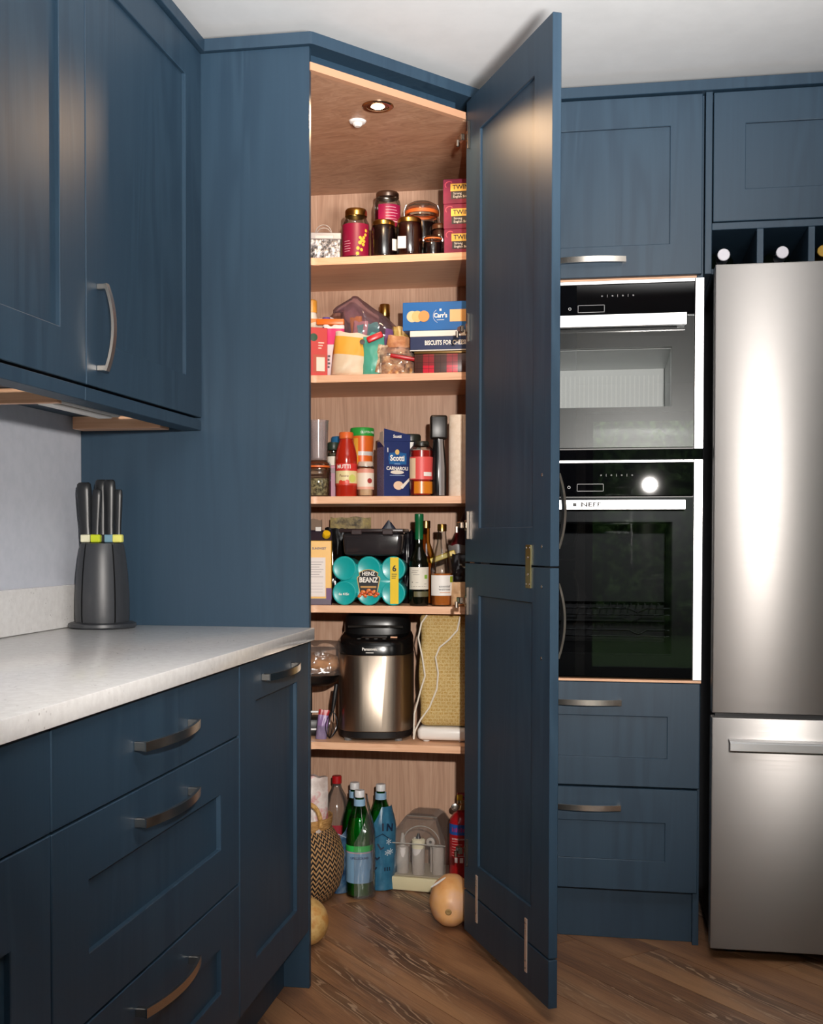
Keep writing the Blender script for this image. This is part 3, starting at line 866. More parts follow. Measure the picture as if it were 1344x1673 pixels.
def face(t, w, d, x0, x1, z0, z1, m, name='print', lift=0.0006):
    """a flat printed area on the carton's front"""
    return obox(name, m, t, x0, x1, -d / 2 - lift, -d / 2 + 0.0002, z0, z1, 0)

def bottle(label, loc, prof, glass, cap, content=None, name='glass_bottle', group=None, seg=26, rz=RZ, cat='bottle', capname='cap'):
    t = thing(name, label, cat, loc, rz, group)
    bm = newbm(); lathe(bm, prof, seg); finish(bm, 'bottle_body', glass, t)
    if content:
        bm = newbm(); lathe(bm, content[0], seg); finish(bm, 'contents', content[1], t)
    bm = newbm(); lathe(bm, cap[0], 22); finish(bm, capname, cap[1], t)
    return t

def bag(label, cat, loc, w, h, d, m, rz=RZ, seed=1, wr=0.06, top=0.12, lean=0.0, name='food_bag', group=None, prof=None):
    t = thing(name, label, cat, loc, rz, group)
    bm = newbm(); pillow(bm, w, h, d, seed=seed, wr=wr, top=top, lean=lean, prof=prof)
    finish(bm, 'bag', m, t, ang=60)
    return t

def kilner(label, loc, r, h, content, fill, name='clip_top_jar', rz=RZ, group='clip-top jars'):
    t = thing(name, label, 'jar', loc, rz, group)
    hb = h * 0.80
    bm = newbm(); lathe(bm, [(0, 0.001), (r * 0.9, 0), (r, 0.008), (r, hb * 0.80), (r * 0.93, hb * 0.90), (r * 0.86, hb * 0.95), (r * 0.88, hb)], 28); finish(bm, 'glass', GLASS, t)
    q = r - 0.003
    top = min(hb * fill, hb * 0.82)
    bm = newbm(); lathe(bm, [(0, 0.004), (q * 0.9, 0.004), (q, 0.012), (q, top * 0.98), (q * 0.97, top), (0, top)], 26); finish(bm, 'contents', content, t)
    bm = newbm(); lathe(bm, [(r * 0.86, hb), (r * 0.98, hb), (r * 0.98, hb + h * 0.05), (r * 0.86, hb + h * 0.05)], 28)
    finish(bm, 'rubber_seal', mat('#d9692a', 0.5), t)
    bm = newbm(); lathe(bm, [(r * 0.94, hb + h * 0.05), (r * 0.96, hb + h * 0.10), (r * 0.86, hb + h * 0.15), (r * 0.6, hb + h * 0.19), (0, h)], 28); finish(bm, 'lid', GLASS, t)
    bm = newbm()
    ring = [((r * 0.90) * math.cos(a), (r * 0.90) * math.sin(a), hb * 0.945) for a in [2 * PI * i / 24 for i in range(25)]]
    tube(bm, ring, 0.0016, 6, False)
    for s in (-1, 1):
        tube(bm, [(s * r * 1.02, 0, hb * 0.95), (s * r * 1.07, -0.006, hb * 0.75), (s * r * 1.04, -0.010, hb * 0.55)], 0.0016, 6)
        tube(bm, [(s * r * 1.0, 0.002, hb * 0.93), (s * r * 1.03, 0.0, hb + h * 0.07), (s * r * 0.90, 0, h * 0.96)], 0.0016, 6)
    finish(bm, 'wire_clip', CHROME, t)
    return t

BLACKT = mat('#17161a', 0.6)
WHITET = mat('#ece7df', 0.6)
JAM = mat('#190b0c', 0.25)
HONEY = mat('#2b0f0b', 0.2)

# ================================================================ top shelf
z = ZS[0]
t = jar('round empty glass jar behind the silver gift tin on the top shelf', (-0.2124, 0.86, z), 0.043, 0.120, mat('#8d7f72', 0.3, 1.0), neck=0.75)
t = thing('gift_tin', 'small silver patterned gift tin with looped handles on the top shelf', 'tin', (-0.1342, 0.70, z), RZ)
SILV = noise_mat('silver_relief', '#2f2d2e', '#7d797a', 70, 0.32, 0.9, c3='#c4c0be')
SILV.node_tree.nodes['Principled BSDF'].inputs['Metallic'].default_value = 0.55
bm = newbm(); prism(bm, [(-0.046, -0.026), (0.046, -0.026), (0.048, 0.026), (-0.048, 0.026)], 0, 0.058, 0.002); finish(bm, 'tin_body', SILV, t)
obox('rim_band', mat('#a9a5a4', 0.35, 0.5), t, -0.0495, 0.0495, -0.0285, 0.0285, 0.0582, 0.079, 0.002)
obox('name_plate', mat('#bdb9b6', 0.4, 0.3), t, -0.030, 0.026, -0.0295, -0.0284, 0.060, 0.070, 0.0005)
for yy in (-0.018, 0.018):
    bm = newbm(); tube(bm, [(0.024 * math.cos(a) - 0.004, yy, 0.078 + 0.026 * math.sin(a)) for a in [PI * i / 12 for i in range(13)]], 0.0014, 6); finish(bm, 'loop_handle', mat('#bdb6b3', 0.3, 0.9), t)
PINK = mat('#861136', 0.4)
t = jar('glass jar with gold lid and crimson label with yellow flowers', (-0.0427, 0.72, z), 0.0415, 0.155, GOLD, mat('#2a0a14', 0.4), 0.62, 0.78, 0.02, 0.70)
wrap(t, 0.0422, 0.008, 0.106, -1.35, 1.15, PINK)
YEL = mat('#e3b53a', 0.5)
for i, (a, zz, rr) in enumerate(((0.45, 0.055, 0.006), (0.6, 0.063, 0.005), (0.3, 0.047, 0.006), (0.55, 0.042, 0.0055), (0.15, 0.030, 0.0055), (0.42, 0.026, 0.005), (0.12, 0.014, 0.0055), (0.75, 0.072, 0.005), (0.8, 0.085, 0.005), (0.32, 0.062, 0.005), (0.62, 0.052, 0.005))):
    bm = newbm(); lathe(bm, [(0, 0.0008), (rr, 0.0)][::-1], 8)
    finish(bm, 'flower_print', YEL, t, (0.0423 * math.sin(a), -0.0423 * math.cos(a), zz), (PI / 2, 0, a))
for k in range(5): wrap(t, 0.0425, 0.052 - k * 0.0075, 0.0532 - k * 0.0075, -0.95, -0.45 + 0.06 * (k % 2), mat('#e7b9c4', 0.5), 'print_line', 6)
t1 = jar('dark preserve jar with gold lid, left of the pair sharing white labels', (0.0444, 0.715, z), 0.0385, 0.115, GOLD, JAM, 0.86, 0.86, 0.014, 0.78, 'dark preserve jars')
obox('label', WHITE, t1, 0.010, 0.0245, -0.0385, -0.0375, 0.022, 0.056, 0).rotation_euler = (0, 0, 0.45)
t2 = jar('dark amber preserve jar with gold lid, beside the clip-top jar', (0.1257, 0.705, z), 0.0405, 0.117, GOLD, HONEY, 0.86, 0.86, 0.014, 0.78, 'dark preserve jars')
obox('label', WHITE, t2, -0.028, -0.003, -0.0412, -0.0402, 0.020, 0.056, 0).rotation_euler = (0, 0, -0.22)
jar('dark preserve jar standing underneath the pink labelled jar', (0.0364, 0.815, z), 0.040, 0.112, GOLD, JAM, 0.86, 0.86, 0.014, 0.78, 'dark preserve jars')
t = jar('glass jar with pink label stacked on top of another jar', (0.0364, 0.815, z + 0.1122), 0.0415, 0.118, mat('#a5968a', 0.28, 1.0), mat('#7c1433', 0.4), 0.5, 0.84, 0.016, 0.72)
wrap(t, 0.0422, 0.006, 0.074, -0.75, 1.2, mat('#9f1a47', 0.4))
for k in range(6): wrap(t, 0.0425, 0.064 - k * 0.009, (0.0652 if k < 5 else 0.068) - k * 0.009, -0.15, 0.65 + 0.08 * (k % 3), mat('#efc3cf', 0.5), 'print_line', 6)
t = kilner('large dark clip-top jar with orange seal and kraft label', (0.1428, 0.83, z), 0.054, 0.200, mat('#0f0809', 0.25), 0.98)
wrap(t, 0.0547, 0.085, 0.128, -0.95, -0.02, mat('#b08a63', 0.6))
t = kilner('short dark clip-top jar at the front, left of the tea boxes', (0.1955, 0.715, z), 0.0285, 0.066, JAM, 0.9)
jar('small brown jar half hidden behind the tea boxes', (0.2054, 0.80, z), 0.030, 0.120, mat('#57301c', 0.35), mat('#3a1a12', 0.3), 0.85)
MAG = noise_mat('magenta_foil_card', '#6f0e33', '#86163e', 25, 0.65)
for k in range(3):
    zb = z + k * 0.0738
    t = thing('tea_box', ('magenta tea box at the bottom of the stack of three', 'magenta tea box in the middle of the stack of three', 'magenta tea box on top of the stack of three')[k], 'box', (0.2313+0.0535, 0.735, zb), 0.05 - 0.03 * k, 'tea boxes')
    obox('box', MAG, t, -0.052, 0.052, -0.06, 0.06, 0, 0.0733, 0.0012)
    obox('gold_band', mat('#d0a548', 0.35, 0.4), t, -0.030, 0.0515, -0.0607, -0.0599, 0.037, 0.059, 0)
    obox('black_band', mat('#1c1418', 0.5), t, -0.028, 0.0515, -0.0606, -0.0599, 0.014, 0.0365, 0)
    obox('tartan_side', mat('#3c0a1e', 0.5), t, -0.0526, -0.0518, -0.059, 0.059, 0.004, 0.070, 0)
    text('TWININGS', 0.0185, mat('#1d1512', 0.5), t, (-0.024, -0.0611, 0.048), ext=0.0002, align='LEFT', fat=0.0003)
    text('Strong', 0.0095, WHITET, t, (-0.022, -0.0611, 0.030), ext=0.0002, align='LEFT')
    text('English Breakfast', 0.0095, WHITET, t, (-0.022, -0.0611, 0.0205), ext=0.0002, align='LEFT')
    bm = newbm(); tube(bm, [(-0.034 + 0.012 * math.cos(a), -0.0605, 0.056 + 0.010 * math.sin(a)) for a in [PI * 0.25 + PI * i / 10 for i in range(11)]], 0.0011, 5); finish(bm, 'curl_print', mat('#e85a6a', 0.4), t)

# ================================================================ second shelf
z = ZS[1]
t = bottle('white baking bottle with orange top at the back left of second shelf', (-0.2028, 0.80, z), [(0, 0), (0.026, 0), (0.027, 0.004), (0.027, 0.17), (0.016, 0.205), (0.014, 0.22)], mat('#e3dcd2', 0.35), ([(0.016, 0.215), (0.017, 0.218), (0.017, 0.252), (0.013, 0.256), (0, 0.256)], mat('#e8a03c', 0.4)))
wrap(t, 0.0275, 0.06, 0.15, -1.2, 1.2, mat('#dfe0e4', 0.4))
t = bag('clear bag of cereal with orange seal behind the red carton', 'food bag', (-0.1700, 0.765, z), 0.085, 0.185, 0.05, noise_mat('cereal_bag', '#cfc6b8', '#e3d9c8', 18, 0.3, c3='#b99a6a'), seed=2)
obox('seal_strip', mat('#e8862e', 0.4), t, -0.042, 0.042, -0.005, 0.005, 0.165, 0.19, 0.002)
t = carton('red snack carton with picture at the left end of second shelf', 'carton', (-0.1734, 0.695, z), 0.085, 0.045, 0.148, mat('#c5332a', 0.4), 0.45)
face(t, 0.085, 0.045, -0.002, 0.036, 0.012, 0.066, mat('#b6482e', 0.45)); face(t, 0.085, 0.045, 0.008, 0.034, 0.016, 0.058, mat('#e4d8c8', 0.5), lift=0.0009)
bm = newbm(); lathe(bm, [(0, 0.0007), (0.012, 0)][::-1], 18); finish(bm, 'round_badge', mat('#1f4a2c', 0.4), t, (0.0, -0.0226, 0.118), (PI / 2, 0, 0))
for k in range(3): face(t, 0.085, 0.045, 0.014, 0.032 - 0.004 * k, 0.100 - k * 0.008, 0.1035 - k * 0.008, mat('#e7c8b8', 0.5), 'print_line')
t = bag('white pouch with a purple cap behind the orange clip', 'pouch', (-0.1663, 0.845, z), 0.10, 0.205, 0.05, mat('#dcd7d8', 0.45), seed=5)
bm = newbm(); lathe(bm, lid_prof(0.014, 0.19, 0.018), 16); finish(bm, 'cap', mat('#6d57a8', 0.4), t)
t = bag('white and pink sugar packet fastened with an orange clip', 'packet', (-0.1181, 0.745, z), 0.068, 0.165, 0.05, bands_mat('pink_sugar_packet', [(0.0, '#e6d3d6'), (0.62, '#d93a78'), (0.93, '#e8e2e2')], 0.45, 2, 0.165), seed=3, wr=0.03)
for k in range(4): obox('print_mark', mat('#4a4048', 0.5), t, -0.018, -0.012 + 0.002 * (k % 2), -0.0262, -0.0235, 0.030 + k * 0.011, 0.036 + k * 0.011, 0.0004)
obox('navy_edge', mat('#26345e', 0.45), t, -0.0345, -0.029, -0.012, 0.004, 0.085, 0.158, 0.002)
t = thing('bag_clip', 'orange plastic bag clip across the pink sugar packet', 'clip', (-0.1259, 0.745, z + 0.166), RZ - 0.1)
obox('jaw', mat('#e8731f', 0.35), t, -0.046, 0.040, -0.008, -0.0005, 0, 0.018, 0.003, 2); obox('jaw', mat('#e8731f', 0.35), t, -0.046, 0.040, 0.0005, 0.008, 0, 0.018, 0.003, 2)
t = bag('beige flour bag with a yellow label leaning at the front', 'flour bag', (-0.0604, 0.705, z), 0.112, 0.132, 0.064, bands_mat('flour_bag_print', [(0.0, '#dcc7ab'), (0.47, '#e2a63c'), (0.9, '#dccdb8')], 0.5, 2, 0.132), seed=7, wr=0.05, top=0.25, name='flour_bag')
t.rotation_euler = (0, 0.10, RZ)
bm = newbm(); lathe(bm, [(0, 0.0008), (0.008, 0)][::-1], 12); finish(bm, 'print_mark', mat('#3c2b24', 0.5), t, (0.030, -0.030, 0.105), (PI / 2, 0, 0))
PURP = thin_glass('lilac_film', (0.84, 0.72, 0.80, 1), 0.05, 0.14, 0.11, (0.62, 0.45, 0.55, 1))
t = thing('polythene_bag', 'big see-through lilac polythene bag of packets on second shelf', 'bag', (-0.0098, 0.83, z), RZ)
bm = newbm()
pillow(bm, 0.19, 0.262, 0.12, 18, 22, lambda v: min(1, 0.75 + v) * (1 - 0.65 * max(0, (v - 0.6) / 0.4) ** 2), 11, 0.11, 0.3)
for v in bm.verts:
    k = max(0.0, (v.co.z - 0.13) / 0.132)
    xr = v.co.x / 0.095
    v.co.z -= k * (0.075 * max(0.0, xr + 0.25) ** 1.3 + 0.05 * max(0.0, -xr - 0.45))
    v.co.x -= k * 0.022 * (1 - abs(xr)) + k * 0.012
    if k > 0.85 and xr < -0.55: v.co.x -= 0.022; v.co.z -= 0.012
finish(bm, 'film', PURP, t, ang=70)
for i, (ox, oy, w, h, d, c, sd, rr) in enumerate(((-0.055, -0.035, 0.05, 0.17, 0.025, '#d9a5a0', 1, 0.1), (-0.038, -0.012, 0.04, 0.19, 0.03, '#d48a2c', 2, -0.1), (-0.03, -0.045, 0.05, 0.12, 0.012, '#b9c3d6', 3, 0.25), (0.012, -0.038, 0.07, 0.165, 0.016, '#3fa394', 4, -0.2), (0.045, -0.015, 0.05, 0.15, 0.03, '#7b4fa0', 6, 0.1), (0.075, 0.0, 0.045, 0.16, 0.03, '#b8a033', 8, 0.0))):
    bm = newbm(); pillow(bm, w, h, d, 8, 10, None, 20 + sd, 0.05)
    o = finish(bm, 'packet', mat(c, 0.4), t, (ox, oy, 0.012), (0, rr, 0.2 * (i - 2)), ang=60)
t = bottle('brown bottle with a gold top behind the lilac bag', (0.0020, 0.95, z), [(0, 0), (0.033, 0), (0.034, 0.005), (0.034, 0.17), (0.018, 0.21), (0.0155, 0.235)], mat('#3a2418', 0.15), ([(0.0165, 0.225), (0.017, 0.226), (0.017, 0.262), (0.015, 0.265), (0, 0.265)], GOLD))
t = bag('teal foil pouch standing between flour bag and pasta bag', 'pouch', (0.0170, 0.70, z), 0.066, 0.118, 0.03, mat('#4fa48f', 0.35), seed=9, wr=0.10, name='foil_pouch')
bm = newbm(); pillow(bm, 0.03, 0.085, 0.012, 8, 10, None, 12, 0.1); finish(bm, 'clear_window', noise_mat('nuts_window', '#8a5a34', '#d8c2a4', 60, 0.3), t, (0.016, -0.012, 0.008), (0, 0.15, 0))
t = thing('bag_clip', 'red plastic bag clip on top of the teal pouch', 'clip', (0.0258, 0.685, z + 0.112), RZ)
obox('jaw', mat('#c8212a', 0.3), t, -0.026, 0.024, -0.007, -0.0005, -0.006, 0.012, 0.004, 2).rotation_euler = (0, -0.42, 0); obox('jaw', mat('#c8212a', 0.3), t, -0.026, 0.024, 0.0005, 0.007, -0.006, 0.012, 0.004, 2).rotation_euler = (0, -0.42, 0)
CRINK = thin_glass('crinkled_film', (0.95, 0.90, 0.84, 1), 0.09, 0.12, 0.12)
t = thing('pasta_bag', 'crinkled clear bag of brown pasta with red tape', 'bag', (0.0871, 0.71, z), RZ)
bm = newbm(); pillow(bm, 0.108, 0.062, 0.062, 12, 12, lambda v: (1 - v ** 2.5) ** 0.5, 14, 0.08); finish(bm, 'pasta', noise_mat('pasta_pieces', '#8a4f26', '#c98a4c', 55, 0.5, 0.8, c3='#e3bd8c'), t)
bm = newbm(); pillow(bm, 0.116, 0.088, 0.072, 18, 20, lambda v: (1 - v ** 3) ** 0.5 * 0.95 + 0.05, 15, 0.14); finish(bm, 'film', CRINK, t, ang=25)
obox('red_tape', mat('#b5161f', 0.35), t, -0.03, 0.056, -0.030, -0.014, 0.056, 0.067, 0.003, 2).rotation_euler = (0.3, 0.16, 0)
bm = newbm(); pillow(bm, 0.075, 0.055, 0.03, 10, 10, None, 16, 0.12); finish(bm, 'folded_top', noise_mat('brown_packet', '#a8673f', '#d09a70', 20, 0.4), t, (0.004, 0.004, 0.066), (0, 0.1, 0))
t = bag('yellow patterned crisp bag behind the blue cracker box', 'crisp bag', (0.0840, 0.80, z), 0.05, 0.165, 0.05, noise_mat('yellow_crisp_bag', '#b89a2c', '#cdb66a', 14, 0.3, c3='#a8733a'), seed=18, wr=0.1)
# tartan tin, biscuit box, cracker box stacked
def tartan():
    t = NT('tartan_print'); c = t.new('ShaderNodeTexCoord'); s = t.new('ShaderNodeSeparateXYZ'); t.link(c.outputs['Object'], s.inputs[0])
    def stripe(o, per, lo):
        return t.math('GREATER_THAN', t.math('FRACT', t.math('DIVIDE', t.math('ADD', o, 1.0), per)), lo)
    a = stripe(s.outputs[0], 0.071, 0.52); b = stripe(s.outputs[2], 0.071, 0.40)
    col = t.mix(a, '#4a2d27', '#8a2b31'); col = t.mix(t.math('MULTIPLY', a, t.math('SUBTRACT', 1.0, b)), col, '#c8243a')
    for o, per in ((0, 0.0178), (2, 0.0178)): col = t.mix(t.math('MULTIPLY', stripe(s.outputs[o], per, 0.90), 0.6), col, '#2c1c1c')
    t.link(col, t.p.inputs['Base Color']); t.p.inputs['Roughness'].default_value = 0.35
    return t.m
t = thing('shortbread_tin', 'low tartan biscuit tin at the bottom of the stack', 'tin', (0.1476+0.066, 0.745, z), 0.0)
obox('tin', tartan(), t, -0.066, 0.110, -0.08, 0.08, 0, 0.057, 0.003, 2)
obox('lid', mat('#7d6136', 0.35, 0.6), t, -0.067, 0.111, -0.081, 0.081, 0.0573, 0.0655, 0.003, 2)
t = thing('biscuit_box', 'navy and white box of biscuits for cheese in the stack', 'box', (0.1346+0.073, 0.745, z + 0.0658), 0.0)
obox('box', mat('#16244f', 0.4), t, -0.072, 0.116, -0.082, 0.075, 0, 0.042, 0.001)
obox('lid', mat('#e6e0d6', 0.45), t, -0.0728, 0.1168, -0.0828, 0.0758, 0.0423, 0.060, 0.001)
obox('base_line', mat('#d8d2c8', 0.45), t, -0.0724, 0.1164, -0.0824, 0.0754, 0.0, 0.003, 0)
text('BISCUITS FOR CHEESE', 0.0185, WHITET, t, (-0.028, -0.0823, 0.023), ext=0.0002, sx=0.70, align='LEFT', fat=0.0005)
t = thing('cracker_box', 'bright blue cracker box on top of the stack', 'box', (0.1132+0.085, 0.74, z + 0.1262), 0.0)
obox('box', mat('#1060a6', 0.4), t, -0.085, 0.126, -0.079, 0.06, 0, 0.084, 0.001)
for i, (xx, c) in enumerate(((-0.056, '#e3c79a'), (-0.041, '#e0b778'), (-0.021, '#d99655'))):
    bm = newbm(); lathe(bm, [(0, 0.0008 + i * 0.0004), (0.0165, 0.0007 + i * 0.0004), (0.017, 0)][::-1], 24); finish(bm, 'cracker_print', noise_mat('cracker%d' % i, c, c, 40), t, (xx, -0.079, 0.042), (PI / 2, 0, 0))
for i, (xx, c) in enumerate(((0.090, '#d9a35a'), (0.073, '#e2bd83'))):
    obox('cracker_print', mat(c, 0.5), t, xx - 0.016, xx + 0.016, -0.0797 - i * 0.0004, -0.0789, 0.024, 0.060, 0)
text("Carr's", 0.019, WHITET, t, (0.029, -0.0792, 0.043), ext=0.0002, sx=0.85, fat=0.0006)
obox('print_line', WHITET, t, 0.018, 0.040, -0.0794, -0.0789, 0.0295, 0.0308, 0)
bm = newbm(); tube(bm, [(0.031 + 0.024 * math.cos(a), -0.0792, 0.042 + 0.022 * math.sin(a)) for a in [PI * 0.7 + PI * 0.65 * i / 12 for i in range(13)]], 0.0005, 4); finish(bm, 'arc_print', WHITET, t)
obox('crest_print', WHITET, t, 0.026, 0.032, -0.0794, -0.0789, 0.057, 0.063, 0)

# ================================================================ third shelf
z = ZS[2]
t = kilner('small clip-top jar of dried herbs with orange seal', (-0.1554, 0.70, z), 0.036, 0.112, noise_mat('dried_herbs', '#3a3023', '#7d7050', 120, 0.8, 0.8, c3='#a89a72'), 0.62)
t = thing('plastic_beaker', 'tall empty clear plastic beaker on top of the herb jar', 'beaker', (-0.1554, 0.70, z + 0.1125), RZ)
bm = newbm(); lathe(bm, [(0, 0.001), (0.025, 0.0), (0.026, 0.004), (0.031, 0.118), (0.0325, 0.121), (0.030, 0.121), (0.0245, 0.006), (0, 0.004)], 28); finish(bm, 'cup', thin_glass('milky_plastic', (0.85, 0.80, 0.80, 1), 0.06, 0.12, 0.25, (0.75, 0.68, 0.68, 1)), t)
t = jar('jar with a blue lid at the back of the third shelf', (-0.1171, 0.84, z), 0.034, 0.195, mat('#2d6f9e', 0.4), mat('#54382a', 0.4), 0.85, 0.92, 0.024, 0.8)
t = jar('slim spice jar with dark green lid and cream label', (-0.1253, 0.775, z), 0.020, 0.172, mat('#23342a', 0.4), noise_mat('spice_seed', '#2c2a20', '#5b5640', 100), 0.8, 0.92, 0.022, 0.8, rz=0)
wrap(t, 0.0206, 0.095, 0.128, -1.0, 1.0, PAPER)
t = carton('thin plum coloured packet between herb jar and tomato bottle', 'packet', (-0.1137, 0.735, z), 0.022, 0.03, 0.098, bands_mat('plum_packet', [(0, '#8a2b55'), (0.75, '#5d2d3c'), (0.9, '#9c3c62')], 0.4, 2, 0.098))
TOM = mat('#a82716', 0.18)
t = bottle('red tomato passata bottle with orange cap', (-0.0679, 0.70, z), [(0, 0.001), (0.031, 0), (0.0325, 0.004), (0.0325, 0.098), (0.0335, 0.104), (0.033, 0.125), (0.027, 0.152), (0.0205, 0.170), (0.0195, 0.182)], TOM, ([(0.0205, 0.176), (0.022, 0.178), (0.022, 0.193), (0.020, 0.196), (0, 0.196)], mat('#d4632c', 0.35)), name='passata_bottle')
wrap(t, 0.0331, 0.034, 0.100, -1.5, 1.5, bands_mat('passata_label', [(0, '#c23a2a'), (0.37, '#e0cf9a'), (0.72, '#cf2f2b')], 0.45, 2, 0.108))
ctext(t, 'MUTTI', 0.0165, WHITET, 0.0334, 0.090, 0.95, a=-0.25, fat=0.0004)
ctext(t, 'Passata', 0.011, mat('#7a3a22', 0.5), 0.0334, 0.063, 0.9, a=-0.2)
for i, (a, zz) in enumerate(((-0.5, 0.043), (-0.2, 0.041), (0.1, 0.044))):
    bm = newbm(); lathe(bm, [(0, 0.0009), (0.007, 0)][::-1], 12); finish(bm, 'tomato_print', mat('#d2402a', 0.4), t, (0.0333 * math.sin(a), -0.0333 * math.cos(a), zz), (PI / 2, 0, a))
bm = newbm(); lathe(bm, [(0, 0.0007), (0.012, 0)][::-1], 14); finish(bm, 'leaf_print', mat('#c9cc6a', 0.4), t, (0.0333 * math.sin(0.6), -0.0333 * math.cos(0.6), 0.055), (PI / 2, 0, 0.6))
t = thing('gravy_tub', 'orange gravy granule tub with a bright green lid', 'tub', (-0.0431, 0.815, z), RZ)
bm = newbm(); lathe(bm, [(0, 0), (0.036, 0), (0.037, 0.004), (0.037, 0.06), (0.033, 0.10), (0.0325, 0.13), (0.036, 0.175), (0.0365, 0.193)], 30); finish(bm, 'tub', bands_mat('gravy_print', [(0, '#e0641e'), (0.42, '#e46a24'), (0.66, '#d6d0cc'), (0.72, '#e46a24')], 0.35, 2, 0.2), t)
bm = newbm(); lathe(bm, [(0.0370, 0.193), (0.038, 0.195), (0.038, 0.216), (0.036, 0.219), (0, 0.219)], 30); finish(bm, 'lid', mat('#2f9d3d', 0.35), t)
ctext(t, 'GLUTEN FREE', 0.0095, WHITET, 0.0383, 0.204, 0.9, a=0.55)
wrap(t, 0.0378, 0.10, 0.185, -0.75, -0.35, mat('#e8a63a', 0.4), 'print')
t = jar('low pesto jar with cream and pink label', (-0.0099, 0.71, z), 0.0255, 0.107, mat('#c9b6a6', 0.35), mat('#d8b08a', 0.4), 0.8, 0.88, 0.014, 0.8)
wrap(t, 0.0261, 0.022, 0.084, -1.5, 1.5, bands_mat('pesto_label', [(0, '#e0a58e'), (0.30, '#e8d8c6'), (0.72, '#d9907c')], 0.5, 2, 0.1))
bm = newbm(); lathe(bm, [(0, 0.0008), (0.008, 0)][::-1], 14); finish(bm, 'fig_print', mat('#a33a35', 0.4), t, (0.0263 * math.sin(0.5), -0.0263 * math.cos(0.5), 0.048), (PI / 2, 0, 0.5))
NAVY = mat('#1b2a5e', 0.55, spec=0.3)
t = thing('rice_box', 'navy risotto rice box with open flap top', 'box', (0.0738, 0.728, z), 0.58)
bm = newbm(); box(bm, -0.043, 0.043, -0.028, 0.028, 0, 0.168, 0.001); finish(bm, 'box', NAVY, t)
obox('side_print', noise_mat('nutrition_print', '#4b4568', '#6b6480', 260, 0.5), t, -0.0436, -0.0428, -0.0275, 0.0275, 0.0, 0.150, 0)
bm = newbm(); prism(bm, [(-0.043, 0.168), (0.043, 0.168), (0.043, 0.188), (-0.043, 0.205)], 0.0270, 0.0285); o = finish(bm, 'front_flap', NAVY, t, rot=(PI / 2, 0, 0))
bm = newbm(); prism(bm, [(-0.028, 0.150), (0.006, 0.168), (0.006, 0.195), (-0.020, 0.198)], -0.0005, 0.0005); o = finish(bm, 'side_flap', mat('#b9aea2', 0.6), t, (-0.0432, 0.0, 0), (PI / 2, 0, PI / 2 + 0.0))
face(t, 0.086, 0.056, -0.026, 0.030, 0.098, 0.132, mat('#1c5c96', 0.4))
def ell(t, x, zc, rx, rz_, y, m, name='print'):
    bm = newbm(); lathe(bm, [(0, 0.0006), (1.0, 0.0)][::-1], 24, sx=rx, sy=rz_); return finish(bm, name, m, t, (x, y, zc), (PI / 2, 0, 0))
ell(t, 0.001, 0.116, 0.031, 0.021, -0.0283, mat('#17467f', 0.4))
ell(t, 0.0, 0.135, 0.007, 0.008, -0.0286, mat('#d9b26a', 0.5))
text('Scotti', 0.024, WHITET, t, (0.0, -0.0292, 0.116), ext=0.0002, sx=0.85, fat=0.0008)
text('CARNAROLI', 0.0145, WHITET, t, (0.0, -0.0288, 0.085), ext=0.0002, sx=0.88, fat=0.0004)
obox('print_line', mat('#9db4d4', 0.5), t, -0.009, 0.009, -0.0288, -0.028, 0.0985, 0.1005, 0)
ell(t, 0.0, 0.074, 0.022, 0.006, -0.0284, mat('#e0d6c6', 0.5))
text('1', 0.018, WHITET, t, (-0.031, -0.0288, 0.140), ext=0.0002, fat=0.0004)
obox('print_line', mat('#9db4d4', 0.5), t, -0.024, 0.024, -0.0288, -0.028, 0.0635, 0.0652, 0)
ell(t, 0.004, 0.034, 0.016, 0.013, -0.0284, mat('#e3c3a4', 0.5), 'dish_print')
bm = newbm(); prism(bm, [(0.010, 0.030), (0.040, 0.058), (0.041, 0.050), (0.018, 0.024)], 0.0283, 0.0288); finish(bm, 'spoon_print', mat('#e6ddd0', 0.5), t, rot=(PI / 2, 0, 0))
text('Scotti', 0.013, WHITET, t, (0.0, -0.0289, 0.182), ext=0.0002, sx=0.9, fat=0.0004)
t = jar('dark lidded jar with white label behind the rice box', (0.1149, 0.80, z), 0.031, 0.196, mat('#2c2d26', 0.35), mat('#4a1a16', 0.3), 0.85, 0.95, 0.02, 0.86)
wrap(t, 0.0316, 0.145, 0.170, -1.2, 1.2, WHITE)
t = jar('red pepper jar with a coral pink label', (0.1642, 0.70, z), 0.0355, 0.166, mat('#25251f', 0.35), mat('#a8211c', 0.25), 0.83, 0.62, 0.014, 0.84)
wrap(t, 0.0361, 0.050, 0.118, -1.4, 1.4, mat('#d8504c', 0.45))
wrap(t, 0.0364, 0.053, 0.114, -1.4, -0.55, mat('#e2c9a6', 0.45), 'print')
wrap(t, 0.0364, 0.060, 0.072, 0.15, 0.95, WHITE, 'barcode')
wrap(t, 0.0357, 0.008, 0.044, -0.7, 1.3, mat('#cf7a1e', 0.3), 'pepper_strip')
t = carton('thin navy and yellow packet right of the red pepper jar', 'packet', (0.1918, 0.745, z), 0.014, 0.05, 0.13, bands_mat('navy_yellow', [(0, '#20306a'), (0.14, '#d9b824')], 0.4, 2, 0.13))
t = thing('milk_frother', 'black bottle shaped grinder with a grey stripe', 'kitchen gadget', (0.2150, 0.71, z), RZ)
bm = newbm(); lathe(bm, [(0, 0), (0.022, 0), (0.024, 0.004), (0.024, 0.085), (0.0205, 0.125), (0.0165, 0.160), (0.017, 0.180)], 24); finish(bm, 'body', mat('#121214', 0.25), t)
